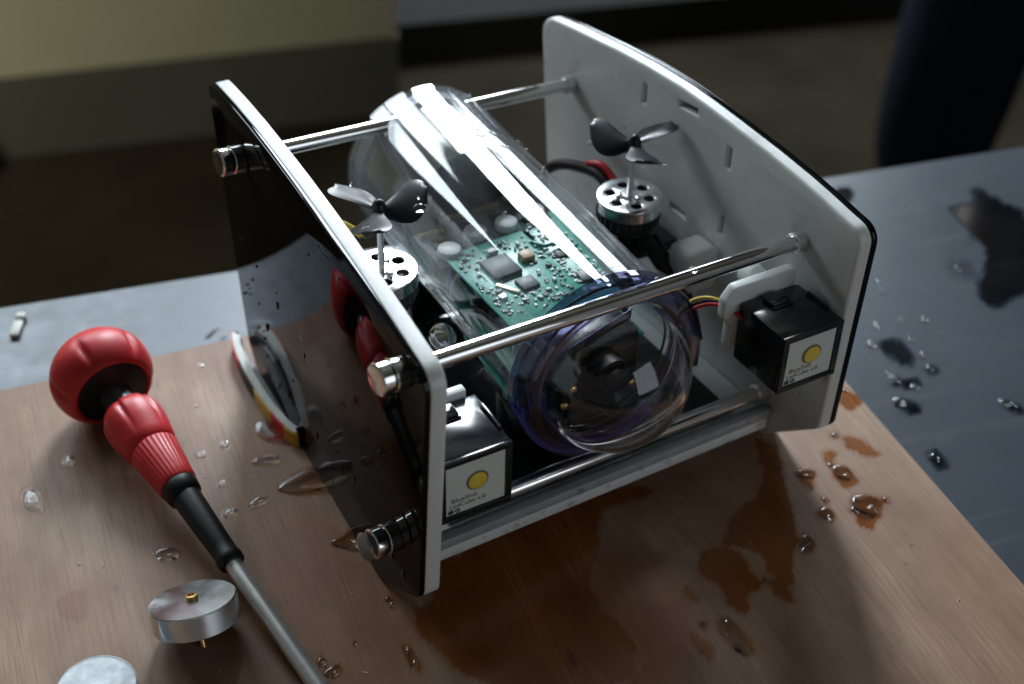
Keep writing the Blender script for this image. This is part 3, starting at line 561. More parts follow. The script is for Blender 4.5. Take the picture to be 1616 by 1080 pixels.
# electronics
lin = mk('rear_reflector', *lathe((tx, .2080, tz), AX, [(0, .0455), (.060, .0468), (.060, .0450), (0, .0440)], 72, closed=True), simple('reflector_metal', (.21, .19, .16), .10, .95, .2, 20, rvar=.8, bstr=.15), ROV, 40)  # mirror-like sleeve added for the silvery reflections in the tube's rear
mk('reflector_cap', *lathe((tx, .2105, tz), AX, [(0, .0436), (.001, .0436)], 48), BLACKP, lin)
base = mk('circuit_board', *box(.0905, .1795, .066, .215, .1105, .1122, .0003), PCBD, ROV, 40); base['label'] = 'long dark green carrier board along the clear tube'
mk('tray', *box(.096, .174, .085, .266, .098, .1095, .001), BLACKP, base, 40)
def turned(vf, c, ang):
    c = Vector(c); Mr = Matrix.Rotation(ang, 3, 'Z'); return mapv(vf, lambda v: Mr @ (v-c)+c)
fb = mk('circuit_board', *turned(box(.0945, .1505, .080, .1625, .1325, .1341, .0003), (.12, .125, .13), R(3)), PCBG, ROV, 40); fb['label'] = 'bright green front board with the big black chip'
rb = mk('circuit_board', *turned(box(.1512, .1765, .080, .178, .1300, .1316, .0003), (.16, .13, .13), R(-4)), PCBG, ROV, 40); rb['label'] = 'green board at the right side of the tube'
Z1 = .1342
def part(name, x0, x1, y0, y1, h, mat, par=fb, z=Z1, ang=3, b=.0003):
    return mk(name, *turned(box(x0, x1, y0, y1, z, z+h, b), ((x0+x1)/2, (y0+y1)/2, z), R(ang)), mat, par, 40)
part('chip', .1085, .1270, .1240, .1440, .0028, CHIP, ang=4)
part('chip', .1190, .1305, .1080, .1190, .0018, CHIP, ang=4)
part('connector', .1165, .1230, .1470, .1510, .0040, CAPW)
part('inductor', .1330, .1410, .1330, .1410, .0035, TAN)
part('crystal', .1105, .1135, .1065, .1225, .0012, simple('crystal_can', (.75, .68, .5), .3, .5), ang=35)
part('capacitor_block', .1030, .1075, .1060, .1100, .002, STEEL)
for x, y in ((.101, .150), (.104, .112), (.1145, .0985), (.124, .0965), (.132, .101), (.140, .108), (.144, .122), (.138, .150), (.128, .155)):
    part('capacitor', x, x+.0022, y, y+.0034, .0014, random.choice([SOLDER, CHIP, TAN]), ang=random.uniform(-10, 95))
part('red_lamp', .1010, .1026, .1440, .1456, .0012, simple('red_led', (.8, .2, .15), .3))
# tiny parts, too many to pick apart
V = []; F = []
for k in range(120):
    x = random.uniform(.097, .1485); y = random.uniform(.0895, .160); s = random.uniform(.0005, .0012)
    if .107 < x < .132 and .106 < y < .146: continue
    V, F = join((V, F), turned(box(x-s, x+s, y-s*.6, y+s*.6, Z1, Z1+.0007), (x, y, Z1), random.choice([0, 1.57])+R(3)))
tag(mk('small_components', V, F, SOLDER, fb), kind='stuff')
V = []; F = []
for k in range(90):
    x = random.uniform(.097, .1485); y = random.uniform(.0895, .160); s = random.uniform(.0006, .0014)
    if .107 < x < .132 and .106 < y < .146: continue
    V, F = join((V, F), turned(box(x-s, x+s, y-s*.6, y+s*.6, Z1, Z1+.0009), (x, y, Z1), random.choice([0, 1.57])+R(3)))
tag(mk('small_components', V, F, CHIP, fb), kind='stuff')
V = []; F = []
for k in range(110):
    x = random.uniform(.153, .173); y = random.uniform(.094, .172); s = random.uniform(.0006, .0015)
    V, F = join((V, F), box(x-s, x+s, y-s*.6, y+s*.6, .1317, .1326))
tag(mk('small_components', V, F, SOLDER, rb), kind='stuff')
part('chip', .1570, .1670, .1020, .1120, .0015, CHIP, rb, .1317, -4)
part('chip', .1560, .1640, .1300, .1380, .0015, CHIP, rb, .1317, -4)
mk('glue_trace', *tube_path([(.148, .150, .1345), (.152, .142, .1352), (.160, .141, .1350), (.166, .134, .1345), (.172, .135, .134)], .0012), simple('teal_glue', (.05, .34, .28), .2), rb, True)
sb = mk('circuit_board', *turned(box(.0895, .1010, .060, .130, .0940, .0955, .0003), (.095, .10, .095), R(-2)), PCBG, ROV, 40); sb['label'] = 'narrow green board low on the left side of the tube'
for (x0, x1, y0, y1, h) in ((.0915, .0975, .104, .116, .006), (.092, .098, .080, .090, .004), (.150, .160, .070, .082, .009), (.112, .124, .070, .080, .007), (.166, .174, .072, .090, .006)):
    zz = .0957 if x0 < .1 else .1124
    mk('connector', *box(x0, x1, y0, y1, zz, zz+h, .0005), random.choice([BLACKP, CAPW, STEEL]), sb if x0 < .1 else base, 40)
for k, mt in enumerate((WHTW, BLKR, REDW, BLUEW, YELW)):
    mk('wire', *tube_path([(.100+k*.012, .084, .113), (.098+k*.013, .078, .128+.004*(k % 2)), (.104+k*.012, .066, .126), (.112+k*.009, .056, .112)], .0010), mt, ROV, True)
# four driver modules with white capacitors
for cx, cy in ((.0975, .176), (.1205, .186), (.1425, .186), (.1640, .190)):
    mb = mk('driver_module', *turned(box(cx-.0102, cx+.0102, cy-.021, cy+.017, .1300, .1316, .0003), (cx, cy, .13), R(2)), PCBM, ROV, 40)
    mk('chip', *box(cx-.0045, cx+.0040, cy-.004, cy+.004, .1318, .1330, .0003), CHIP, mb, 40)
    mk('capacitor', *lathe((cx+.001, cy-.0115, .1317), (0, 0, 1), [(0, .0072), (.0035, .0075), (.0048, .0070), (.0052, .0055)], 28), CAPW, mb, 40)
    V = []; F = []
    for k in range(9):
        x = cx-.0075+k*.00188; V, F = join((V, F), box(x-.0006, x+.0006, cy+.0105, cy+.0135, .1318, .1345, .0002, 1))
    mk('pin_row', V, F, GOLD, mb)
    mk('standoff', *box(cx-.006, cx+.006, cy-.005, cy+.005, .1124, .1298), BLACKP, mb)
mk('wire', *tube_path([(.0915, .150, .113), (.093, .1535, .124), (.098, .152, .1305), (.102, .145, .129), (.1025, .134, .120)], .0014), BLUEW, ROV, True)
mk('wire', *tube_path([(.0905, .147, .113), (.0935, .149, .123), (.098, .147, .1278), (.101, .139, .1255), (.1015, .129, .117)], .0013), WHTW, ROV, True)
mk('plug', *turned(box(.0975, .1045, .112, .132, .1124, .1200, .0008), (.101, .12, .11), R(10)), BLACKP, ROV, 40)
mk('wire', *tube_path([(.092, .128, .1128), (.098, .118, .1150), (.1, .105, .1140), (.108, .094, .1135)], .0016), WHTW, ROV, True)

# thrusters
def blade(c, ph, rad=.031, hand=1):
    c = Vector(c); nu, nv = 14, 9; V = []; F = []
    e = Vector((math.cos(ph), math.sin(ph), 0)); t = Vector((-math.sin(ph), math.cos(ph), 0))*hand
    for side in (1, -1):
        for i in range(nu+1):
            u = i/nu; r = .0035+(rad-.0035)*u
            w = .0095+.0185*math.sin(min(1, u*1.02)*math.pi*.62)**1.1
            w *= math.sqrt(max(0, 1-max(0, (u-.55)/.45)**2.4)) if u > .55 else 1
            w = max(w, .0003); sk = .010*(u-.2)*u
            pitch = R(28-12*u)
            for j in range(nv+1):
                q = (j/nv-.5)*w; camb = .0016*(1-(2*j/nv-1)**2); th = .0006*(1-(2*j/nv-1)**2)*(1.2-u)+.00025
                z = .0060*u*u+q*math.sin(pitch)+camb*math.cos(pitch)+side*th; y = q*math.cos(pitch)+sk-camb*math.sin(pitch)
                V.append(c+e*r+t*y+Vector((0, 0, z)))
    n1 = (nu+1)*(nv+1); id_ = lambda s, i, j: s*n1+i*(nv+1)+j
    for i in range(nu):
        for j in range(nv):
            F.append((id_(0, i, j), id_(0, i+1, j), id_(0, i+1, j+1), id_(0, i, j+1))); F.append((id_(1, i, j+1), id_(1, i+1, j+1), id_(1, i+1, j), id_(1, i, j)))
        for j in (0, nv): F.append((id_(0, i, j), id_(1, i, j), id_(1, i+1, j), id_(0, i+1, j)))
    for j in range(nv):
        for i in (0, nu): F.append((id_(0, i, j), id_(0, i, j+1), id_(1, i, j+1), id_(1, i, j)))
    return V, F
def thruster(cx, cy, zt, hub_z, phase, hand, label, mount):
    rb_ = .0212
    st_ = mk('thruster', *lathe((cx, cy, zt-.024), (0, 0, 1), [(0, .010), (.003, .0185), (.006, .0198), (.0145, .0198), (.0175, .0188)], 48), DKMET, ROV, 30); st_['label'] = label
    for k in range(24):
        pass
    V = []; F = []
    for k in range(28):
        a = 2*math.pi*k/28; x = cx+.0199*math.cos(a); y = cy+.0199*math.sin(a); V, F = join((V, F), box(x-.0011, x+.0011, y-.0011, y+.0011, zt-.016, zt-.0075, .0003, 1))
    tag(mk('stator_teeth', V, F, DKMET, st_), kind='stuff')
    hol = [circle(.0128*math.cos(2*math.pi*k/6+.3), .0128*math.sin(2*math.pi*k/6+.3), .0036, 20) for k in range(6)]
    v, f = sheet(circle(0, 0, rb_, 64), hol+[circle(0, 0, .0035, 24)], .0026, .0005)
    mk('rotor_face', [Vector((p.x+cx, p.y+cy, p.z+zt-.0026)) for p in v], f, ALU, st_, 35)
    mk('rotor_rim', *lathe((cx, cy, zt-.0085), (0, 0, 1), [(0, rb_), (.0058, rb_), (.0058, rb_-.0014), (0, rb_-.0014)], 64, closed=True), ALU, st_, 40)
    V, F = lathe((cx, cy, zt-.0022), (0, 0, 1), [(0, .0062), (.0030, .0058), (.0036, .0052), (.0038, .0026)], 32)
    for k in range(3):
        a = 2*math.pi*k/3+.8; V, F = join((V, F), lathe((cx+.0072*math.cos(a), cy+.0072*math.sin(a), zt+.0001), (0, 0, 1), [(0, .0022), (.0018, .0021), (.0021, .0014), (.0021, 0)], 14))
    mk('hub_adapter', V, F, ALU, st_, 35)
    mk('shaft', *rod((cx, cy, zt-.002), (cx, cy, hub_z-.004), .0019, .0003, 20), STEEL, st_, 40)
    V, F = lathe((cx, cy, hub_z-.0085), (0, 0, 1), [(0, .0034), (.001, .0044), (.009, .0048), (.0125, .0042), (.0155, .0026), (.0165, .0008)], 28)
    for k in range(3): V, F = join((V, F), blade((cx, cy, hub_z), R(phase+120*k), .0295, hand))
    mk('propeller', V, F, PROP, st_, 40)
    V, F = rod((cx, cy, mount), (cx, cy, zt-.0245), .0075, .0005, 28)
    mk('motor_mount', V, F, BLACKP, st_, 40)
    return st_
tl_ = thruster(.0455, .1465, .1500, .1905, 105, 1, 'left thruster beside the glossy black side panel', .058)
tr_ = thruster(.2285, .1640, .1365, .1735, 22, -1, 'right thruster in front of the slotted white panel', .040)
# brackets, wires
mk('mount_arm', *box(.0132, .0455, .139, .154, .112, .117, .001), BLACKP, ROV, 40)
mk('mount_arm', *mapv(box(.2285, .2595, .150, .180, .093, .101, .0015), TRv), simple('black_arm', (.02, .02, .022), .45), ROV, 40)
mk('white_clip', *mapv(box(.236, .2615, .108, .132, .086, .118, .006, 3), TRv), WHITE, ROV, 40)
mk('steel_nut', *lathe((.066, .112, .1150), (.3, -.5, .8), [(0, .008), (.004, .0085), (.006, .0075), (.0075, .004), (.008, 0)], 24), ALU, ROV, 35)
mk('wire', *tube_path([(.236, .182, .118), (.238, .197, .126), (.236, .210, .131), (.232, .222, .127)], .0026), REDW, ROV, True)
mk('wire', *tube_path([(.234, .180, .112), (.234, .205, .124), (.231, .225, .122), (.226, .250, .112), (.217, .262, .098), (.20, .268, .08)], .0040), BLKR, ROV, True)
mk('wire', *tube_path([(.232, .150, .112), (.236, .128, .098), (.238, .110, .086), (.236, .092, .07), (.228, .08, .056)], .0050), BLKR, ROV, True)
mk('wire', *tube_path([(.240, .150, .110), (.243, .128, .095), (.244, .108, .082), (.240, .09, .065)], .0032), BLKR, ROV, True)
for i, (mt, o) in enumerate(((REDW, 0), (BLKR, .0022), (YELW, .0044))):
    mk('wire', *tube_path([(.198, .058+o, .118), (.206, .055+o, .128+o*.4), (.215, .046+o, .1335+o*.3), (.2235, .034+o, .130), (.229, .03+o, .120)], .0013), mt, ROV, True)
mk('wire', *tube_path([(.030, .196, .14), (.034, .206, .150), (.045, .204, .147), (.055, .196, .14)], .0022), YELW, ROV, True)
mk('wire', *tube_path([(.045, .150, .112), (.060, .158, .098), (.075, .165, .078), (.085, .17, .06)], .0036), BLKR, ROV, True)

# lamp cubes
def text(s, size, fn, mat, par, name='print'):
    cu = bpy.data.curves.new('t', 'FONT'); cu.body = s; cu.size = size; cu.extrude = .00003; cu.resolution_u = 3
    ob = bpy.data.objects.new('t', cu); COL.objects.link(ob); bpy.context.view_layer.update()
    me = bpy.data.meshes.new_from_object(ob.evaluated_get(bpy.context.evaluated_depsgraph_get()))
    V = [fn(v.co.x, v.co.y, v.co.z) for v in me.vertices]; F = [tuple(p.vertices) for p in me.polygons]
    bpy.data.objects.remove(ob); bpy.data.curves.remove(cu)
    return mk(name, V, F, mat, par)
def lamp(x0, y0, z1, s, fx, label, shine):
    x1 = x0+s; y1 = y0+s; z0 = z1-s; m_ = shine
    fr = .0038
    b = mk('light_cube', *mapv(box(x0, x1, y0+.003, y1, z0, z1, .0010), fx), m_, ROV, 40); b['label'] = label
    # front frame of four bars
    for nm, q in (('frame_bar', (x0, x1, y0, y0+.0029, z1-fr, z1)), ('frame_bar', (x0, x1, y0, y0+.0029, z0, z0+fr)), ('frame_bar', (x0, x0+fr, y0, y0+.0029, z0+fr+.0001, z1-fr-.0001)), ('frame_bar', (x1-fr, x1, y0, y0+.0029, z0+fr+.0001, z1-fr-.0001))):
        mk(nm, *mapv(box(*q, .0006), fx), m_, b, 40)
    pz = y0+.0012
    mk('light_plate', *mapv(box(x0+fr+.0002, x1-fr-.0002, pz, y0+.0028, z0+fr+.0002, z1-fr-.0002), fx), LEDW, b)
    cx, cz = (x0+x1)/2+.001, (z0+z1)/2+.002
    mk('lamp_ring', *mapv(lathe((cx, pz-.0001, cz), (0, -1, 0), [(0, .0066), (.0003, .0066)], 40), fx), simple('ring_grey', (.17, .18, .16), .4), b)
    mk('lamp_disc', *mapv(lathe((cx, pz-.0005, cz), (0, -1, 0), [(0, .0056), (.0005, .0055), (.0007, .005)], 40), fx), LEDY, b, 40)
    f2 = lambda ox, oz: (lambda a, c, d: fx(Vector((ox+a, pz-.0001-d, oz+c))))
    text('BlueSink', .0047, f2(x0+fr+.0032, z0+fr+.0086), INK, b); text('LedCube v.0', .0043, f2(x0+fr+.0022, z0+fr+.0047), INK, b)
    # marks: bin symbol and round symbol
    ox, oz = x0+fr+.0015, z0+fr+.0008
    mk('print', *mapv(join(box(ox, ox+.0030, pz-.00015, pz-.0001, oz, oz+.0024), box(ox-.0002, ox+.0032, pz-.00015, pz-.0001, oz+.0026, oz+.0030)), fx), INK, b)
    mk('print', *mapv(lathe((ox+.0055, pz-.0001, oz+.0015), (0, -1, 0), [(0, .0016), (.0001, .0016), (.0001, .0009), (0, .0009)], 24, closed=True), fx), INK, b)
    mk('print', *mapv(box(ox+.0052, ox+.0066, pz-.00015, pz-.0001, oz+.0012, oz+.0018), fx), INK, b)
    # clip on the top
    mk('lid_clip', *mapv(join(box(x0+s*.30, x0+s*.62, y1-.013, y1-.003, z1+.0002, z1+.0028, .0007), box(x0+s*.28, x0+s*.64, y1-.0145, y1-.0132, z1+.0002, z1+.0012, .0003)), fx), m_, b, 40)
    mk('lid_edge', *mapv(box(x1-.0022, x1-.0004, y0+.012, y1-.010, z1+.0002, z1+.0016, .0004), fx), m_, b, 40)
    return b
lc = lamp(.0135, .0072, .1241, .0437, lambda v: v, 'left lamp cube beside the left panel front edge', simple('wet_black', (.012, .015, .02), .10, 0, .3, 60, rvar=1.2))
rc = lamp(XR-.005-.0408, -.0051, .1387, .0408, TRv, 'right lamp cube on the white bracket', BLACKP)
mk('white_bracket', *box(.020, .052, .0515, .0575, .085, .1285, .001), WHITE, ROV, 40)
BO = round_poly([(.2120, .105), (.2120, .123), (.2065, .130), (.2065, .142), (.2125, .1505), (.2560, .1505), (.2560, .105)], [.002, .003, .003, .004, .004, .004, .002], 5)
v, f = sheet(BO, [], .0065, .001); mk('white_bracket', [TRv(Vector((p.x, .0363+p.z, p.y))) for p in v], f, WHITE, ROV, 40)
mk('white_clip', *mapv(lathe((.2385, .050, .140), (0, 1, 0), [(0, .006), (.001, .0075), (.008, .0075), (.010, .006)], 24), TRv), WHITE, ROV, 40)
mk('shelf_box', *shx(box(.165, .190, .050, .075, .0487, .0655, .001)), BLACKP, ROV, 40)
mk('shelf_foot', *shx(box(.060, .085, .050, .080, .0487, .060, .001)), BLACKP, ROV, 40)

# water beads clinging to the robot
V = []; F = []
def bead(c, n, r, asp=1, h=.4, rot=0):
    global V, F
    V, F = join((V, F), drop(c, n, r*asp, r, r*h, rot, 12))
def on_tube(th, y): return Vector((tx+(tr+.00005)*math.sin(th), y, tz+(tr+.00005)*math.cos(th))), Vector((math.sin(th), 0, math.cos(th)))
for k in range(46):
    th = random.uniform(R(-55), R(70)); c, n = on_tube(th, random.uniform(.06, .27)); bead(c, n, random.choice([.0006, .0008, .0011, .0016]), 1, .5)
for k in range(16):
    c, n = on_tube(R(random.uniform(-2, 22)), random.uniform(.192, .222)); bead(c, n, random.uniform(.0014, .0034), random.uniform(.9, 1.6), .45, random.uniform(0, 3))
for th, y, r_ in ((R(55), .222, .0028), (R(58), .215, .0022), (R(42), .175, .0022), (R(33), .15, .002), (R(40), .128, .0018)):
    c, n = on_tube(th, y); bead(c, n, r_, 1.2, .7)
tag(mk('water_beads', V, F, WATER, tube, True), kind='stuff')
V = []; F = []
# beads on the black face of the left panel, some running down
for k in range(46):
    y = random.uniform(.005, .30); z = random.uniform(.02, .19) if k < 24 else random.uniform(.01, .07)
    r_ = random.choice([.0006, .0008, .0011]); p = LXv(Vector((0, y, z))); bead(p-Vector((.00005, 0, 0)), (-1, 0, 0), r_, 1, .4); 
for y, z, r_ in ((.21, .095, .0012), (.165, .088, .001), (.235, .06, .0014), (.2, .03, .0015), (.11, .04, .0014), (.06, .03, .0016), (.035, .04, .0018), (.02, .038, .0018), (.09, .05, .0012), (.15, .035, .0015)):
    p = LXv(Vector((-.00005, y, z))); V, F = join((V, F), drop(p, (-1, 0, 0), r_, r_*2.4, r_*.5, 0, 12))
tag(mk('water_beads', V, F, simple('bead_on_black', (.004, .004, .005), .02), pl, True), kind='stuff')
V = []; F = []
for k in range(30):
    y = random.uniform(0, .28); z = random.uniform(.05, .19); p = TRv(Vector((XR-.00005, y, z))); bead(p, (-1, 0, 0), random.uniform(.0008, .0022), 1, .35)
tag(mk('water_beads', V, F, WATER, pr, True), kind='stuff')
V = []; F = []
def on_bar(y, z, t, ang):
    s = Vector((T, y, z)); e = Vector((XR, y+.0255, z-.0241)); d = (e-s).normalized(); _, a, b = basis(d); n = a*math.cos(ang)+b*math.sin(ang)
    return s+(e-s)*t+n*.0048, n
for t, an, r_ in ((.12, -60, .0014), (.2, -70, .0016), (.31, 100, .0014), (.40, -60, .002), (.47, -55, .0022), (.5, -58, .002), (.62, -50, .0020), (.69, 95, .0024), (.70, -20, .002), (.77, -10, .002), (.22, 85, .0014), (.84, -15, .0012)):
    c, n = on_bar(.0182, .1873, t, R(an)); bead(c, n, r_, 1.3, .6)
for t, an, r_ in ((.3, -60, .002), (.6, -60, .0016), (.5, 90, .0012)):
    c, n = on_bar(.2566, .1765, t, R(an)); bead(c, n, r_, 1.3, .6)
tag(mk('water_beads', V, F, WATER, ROV, True), kind='stuff')
V = []; F = []
for t in np.linspace(.06, .96, 16):
    x = T+(XR-T)*t+random.uniform(-.006, .006); p = SH(Vector((x, .0174, random.uniform(.037, .052)))); bead(TRv(p), (0, -1, 0), random.uniform(.0012, .0026), 1.1, .5)
tag(mk('water_beads', V, F, WATER, sh, True), kind='stuff')
V = []; F = []
for c, r_ in (((.066, .135, .1935), .0034), ((.068, .142, .196), .0011), ((.030, .128, .1930), .0036), ((.038, .168, .1985), .0010)):
    bead(c, (-.2, -.3, .9), r_, 1.25, .5)
tag(mk('water_beads', V, F, WATER, tl_, True), kind='stuff')
V = []; F = []
for c, r_ in (((.206, .178, .1745), .0022), ((.213, .173, .1725), .0028), ((.2335, .139, .1730), .0025)):
    bead(c, (-.2, -.3, .9), r_, 1.25, .5)
for k in range(10):
    a = random.uniform(0, 6.28); q = random.uniform(.006, .019); bead((.2285+q*math.cos(a), .164+q*math.sin(a), .1367), (0, 0, 1), random.uniform(.0008, .0018), 1, .5)
tag(mk('water_beads', V, F, WATER, tr_, True), kind='stuff')
V = []; F = []
for a_, e_, r_ in ((20, 35, .004), (-30, 50, .0014), (50, 20, .0018), (-55, 25, .0016), (10, 60, .0012), (35, 10, .0022), (60, 50, .0012)):
    a2 = R(a_); e2 = R(-20+e_*.3); n = Vector((math.sin(a2), -math.cos(a2)*math.cos(e2), math.sin(e2))).normalized(); bead(dome_c+n*DR*.985, n, r_, 1.3, .4)
tag(mk('water_beads', V, F, WATER, tube, True), kind='stuff')

# ------------------------------------------------------------------ ratchet screwdriver
B0 = Vector((-.1033, .2698, .0330)); E0 = Vector((-.068, -.0034, .0058)); ax = (E0-B0).normalized(); Ls = (E0-B0).length
SD = thing('screwdriver', (B0.x, B0.y, 0), 'red and black ball handled ratchet screwdriver lying on the board', 'screwdriver')
def grip(prof, n=96, flutes=6, depth=.0035, ph=.3, env=None, power=6):
    d, a, b = basis(ax); V = []; F = []
    for t, r in prof:
        for k in range(n):
            an = 2*math.pi*k/n; g = max(0, math.cos(flutes*an/1+ph))**power; e = env(t) if env else 1
            rr_ = r-depth*g*e; V.append(B0+d*t+(a*math.cos(an)+b*math.sin(an))*max(rr_, 1e-5))
    m_ = len(prof)
    for i in range(m_-1):
        for k in range(n): F.append((i*n+k, i*n+(k+1) % n, (i+1)*n+(k+1) % n, (i+1)*n+k))
    F.append(tuple(range(n))[::-1]); F.append(tuple((m_-1)*n+k for k in range(n))); return V, F
BR = .0335
pf = [(-BR*.86*math.cos(a), BR*math.sin(a)) for a in np.linspace(.03, math.pi*.5, 18)]+[(BR*.80*math.sin(a), BR*math.cos(a)**.8) for a in np.linspace(.06, .74, 12)]
tlast, rlast = pf[-1]
pf += [(tlast+.0006, rlast-.0012), (tlast+.0002, rlast-.0018), (tlast-.002, rlast-.003)]
mk('ball_grip', *grip(pf, 120, 6, .0026, 1.2, lambda t: math.exp(-((t-.004)/.010)**2), 12), REDP, SD, True)
mk('ratchet_cap', *lathe(B0+ax*(tlast-.0035), ax, [(0, rlast-.0018), (.0030, rlast-.0024), (.0044, rlast-.006), (.0054, .013), (.0066, .0105)], 64), BLKR, SD, 40)
mk('neck', *lathe(B0+ax*(tlast+.002), ax, [(0, .0105), (.008, .0100), (.020, .0105)], 40), simple('neck_grey', (.10, .12, .14), .3, .6), SD, 40)
g0 = .0375
mk('front_grip', *grip([(g0, .0105), (g0+.0008, .0142), (g0+.003, .0170), (g0+.008, .0190), (g0+.014, .0196), (g0+.022, .0190), (g0+.032, .0172), (g0+.0385, .0160), (g0+.0395, .0150)], 120, 6, .0030, .9, lambda t: math.exp(-((t-g0-.011)/.009)**2), 7), REDP, SD, True)
mk('ribbed_ring', *grip([(g0+.0396, .0150), (g0+.0410, .0158), (g0+.066, .0128), (g0+.072, .0124), (g0+.0735, .0116)], 180, 30, .0007, 0, lambda t: 1 if g0+.042 < t < g0+.068 else 0, 1), REDP, SD, 40)
q0 = g0+.0737
mk('collar', *lathe(B0+ax*q0, ax, [(0, .0112), (.001, .0117), (.0085, .0108), (.0105, .0090)], 48), BLKR, SD, 40)
mk('sleeve', *lathe(B0+ax*(q0+.0104), ax, [(0, .0088), (.002, .0090), (.045, .0076), (.052, .0075), (.0535, .0082), (.058, .0080), (.0592, .0070), (.0594, .0040)], 40), BLKR, SD, 40)
mk('shaft', *lathe(B0+ax*(q0+.069), ax, [(0, .0052), (.118, .0052), (.1205, .0046), (.135, .0042), (.150, .0012)], 36), NICK, SD, 40)

# ------------------------------------------------------------------ loose rotor
nb = Vector((.05, .40, .9)).normalized(); P0 = Vector((-.1128, .0538, .0004))
RT = thing('loose_rotor', (P0.x, P0.y, 0), 'loose shiny metal motor rotor tipped on its pin against the screwdriver shaft', 'motor rotor')
cB = P0+nb*.0145+Vector((-.0005, .002, 0))
rr0 = .0248
mk('rotor_cup', *lathe(cB, nb, [(0, rr0-.0008), (.0006, rr0), (.0135, rr0), (.0142, rr0-.0008), (.0142, .004), (.0142, .0022)], 72), simple('nickel', (.66, .70, .73), .22, 1, .05, 90, rvar=.5), RT, 35)
mk('pin', *rod(P0, cB, .0016, .0003, 16), BRASS, RT, 40)
mk('pin_head', *lathe(cB+nb*.0140, nb, [(0, .0034), (.0028, .0034), (.0030, .0020), (.0012, .0018)], 24), BRASS, RT, 40)
_, ra_, rb2 = basis(nb)
for an in (222, 262):
    dd = ra_*math.cos(R(an))+rb2*math.sin(R(an)); mk('side_hole', *lathe(cB+nb*.0075+dd*(rr0-.0006), dd, [(0, .0018), (.0008, .0018)], 20), BLKR, RT)
# flat brushed cap at the lower left
CP = thing('brushed_cap', (-.1745, .046, 0), 'round brushed metal cap lying flat at the lower left edge', 'metal cap')
pr_ = [(0, .0212), (.0008, .0218), (.0105, .0218), (.0113, .0208)]
for k in range(12): pr_ += [(.0113 if k % 2 else .0110, .0195-k*.0015)]
mk('cap_body', *lathe((-.1745, .046, .0001), (0, 0, 1), pr_+[(.0111, .0012)], 72), BRUSH, CP, 40)

# ------------------------------------------------------------------ ring of tape against the panel
RG = thing('tape_loop', (-.008, .235, 0), 'cream lined loop of red and yellow tape lying against the black panel', 'tape loop')
LPo = []  # loop outline
for k in range(41):
    a = R(-90-180*k/40); LPo.append((-.0035+math.cos(a)*.0100, .2410+math.sin(a)*.060))
def loopband(inset0, inset1, z0, z1, k0=0, k1=40, flare=0):
    V = []; F = []; n = k1-k0+1
    cx_, cy_ = -.0035, .2410
    def off(p, d_):
        v = Vector((p[0]-cx_, p[1]-cy_)); t = Vector((v.x/.0100**2, v.y/.060**2)).normalized(); return Vector((p[0], p[1]))-t*d_
    for k in range(k0, k1+1):
        a = off(LPo[k], inset0); b = off(LPo[k], inset1)
        V += [Vector((a.x, a.y, z0)), Vector((a.x-flare, a.y, z1)), Vector((b.x-flare, b.y, z1)), Vector((b.x, b.y, z0))]
    for i in range(n-1):
        for j in range(4): F.append((i*4+j, i*4+(j+1) % 4, i*4+4+(j+1) % 4, i*4+4+j))
    F += [(0, 1, 2, 3), tuple((n-1)*4+j for j in (3, 2, 1, 0))]; return V, F
mk('cream_lining', *loopband(.0010, .0058, .0004, .0120), CREAM, RG, 40)
mk('dark_core', *loopband(.0060, .0070, .0003, .0070), BLKR, RG, 40)
PP = [(-.0020+math.cos(R(-90-180*k/30))*.0060, .2410+math.sin(R(-90-180*k/30))*.052) for k in range(31)]
mk('core_fill', [Vector((x, y, .0048)) for x, y in PP]+[Vector((x, y, .0006)) for x, y in PP], [tuple(range(31)), tuple(range(61, 30, -1))]+[(i, i+1, i+32, i+31) for i in range(30)]+[(30, 0, 31, 61)], simple('streaky_core', (.06, .065, .065), .4, 0, .9, 70), RG)
mk('cream_strip', *loopband(.0068, .0074, .0050, .0068, 4, 30), CREAM, RG, 40)
mk('red_rim', *loopband(0, .0009, .0002, .0115, 26, 40), REDP, RG, 40)
mk('dark_rim', *loopband(0, .0009, .0002, .0110, 19, 26), BLKR, RG, 40)
mk('yellow_rim', *loopband(0, .0009, .0002, .0110, 13, 19), YELW, RG, 40)
mk('red_rim', *loopband(0, .0009, .0002, .0110, 8, 13), REDP, RG, 40)
mk('yellow_rim', *loopband(0, .0009, .0002, .0110, 0, 8), YELW, RG, 40)

# small pale chip on the table, left
q = Vector((-.132, .4150, TZ))
CH = thing('pale_chip', q, 'small pale plastic splinter on the grey table near the left edge', 'plastic chip')
mk('chip_body', *turned(join(box(q.x-.0035, q.x+.0035, q.y-.014, q.y+.004, q.z+.0004, q.z+.004, .0012), box(q.x-.003, q.x+.004, q.y+.0055, q.y+.012, q.z+.0004, q.z+.005, .0015)), q, R(-25)), simple('pale_plastic', (.55, .57, .52), .4), CH, 40)

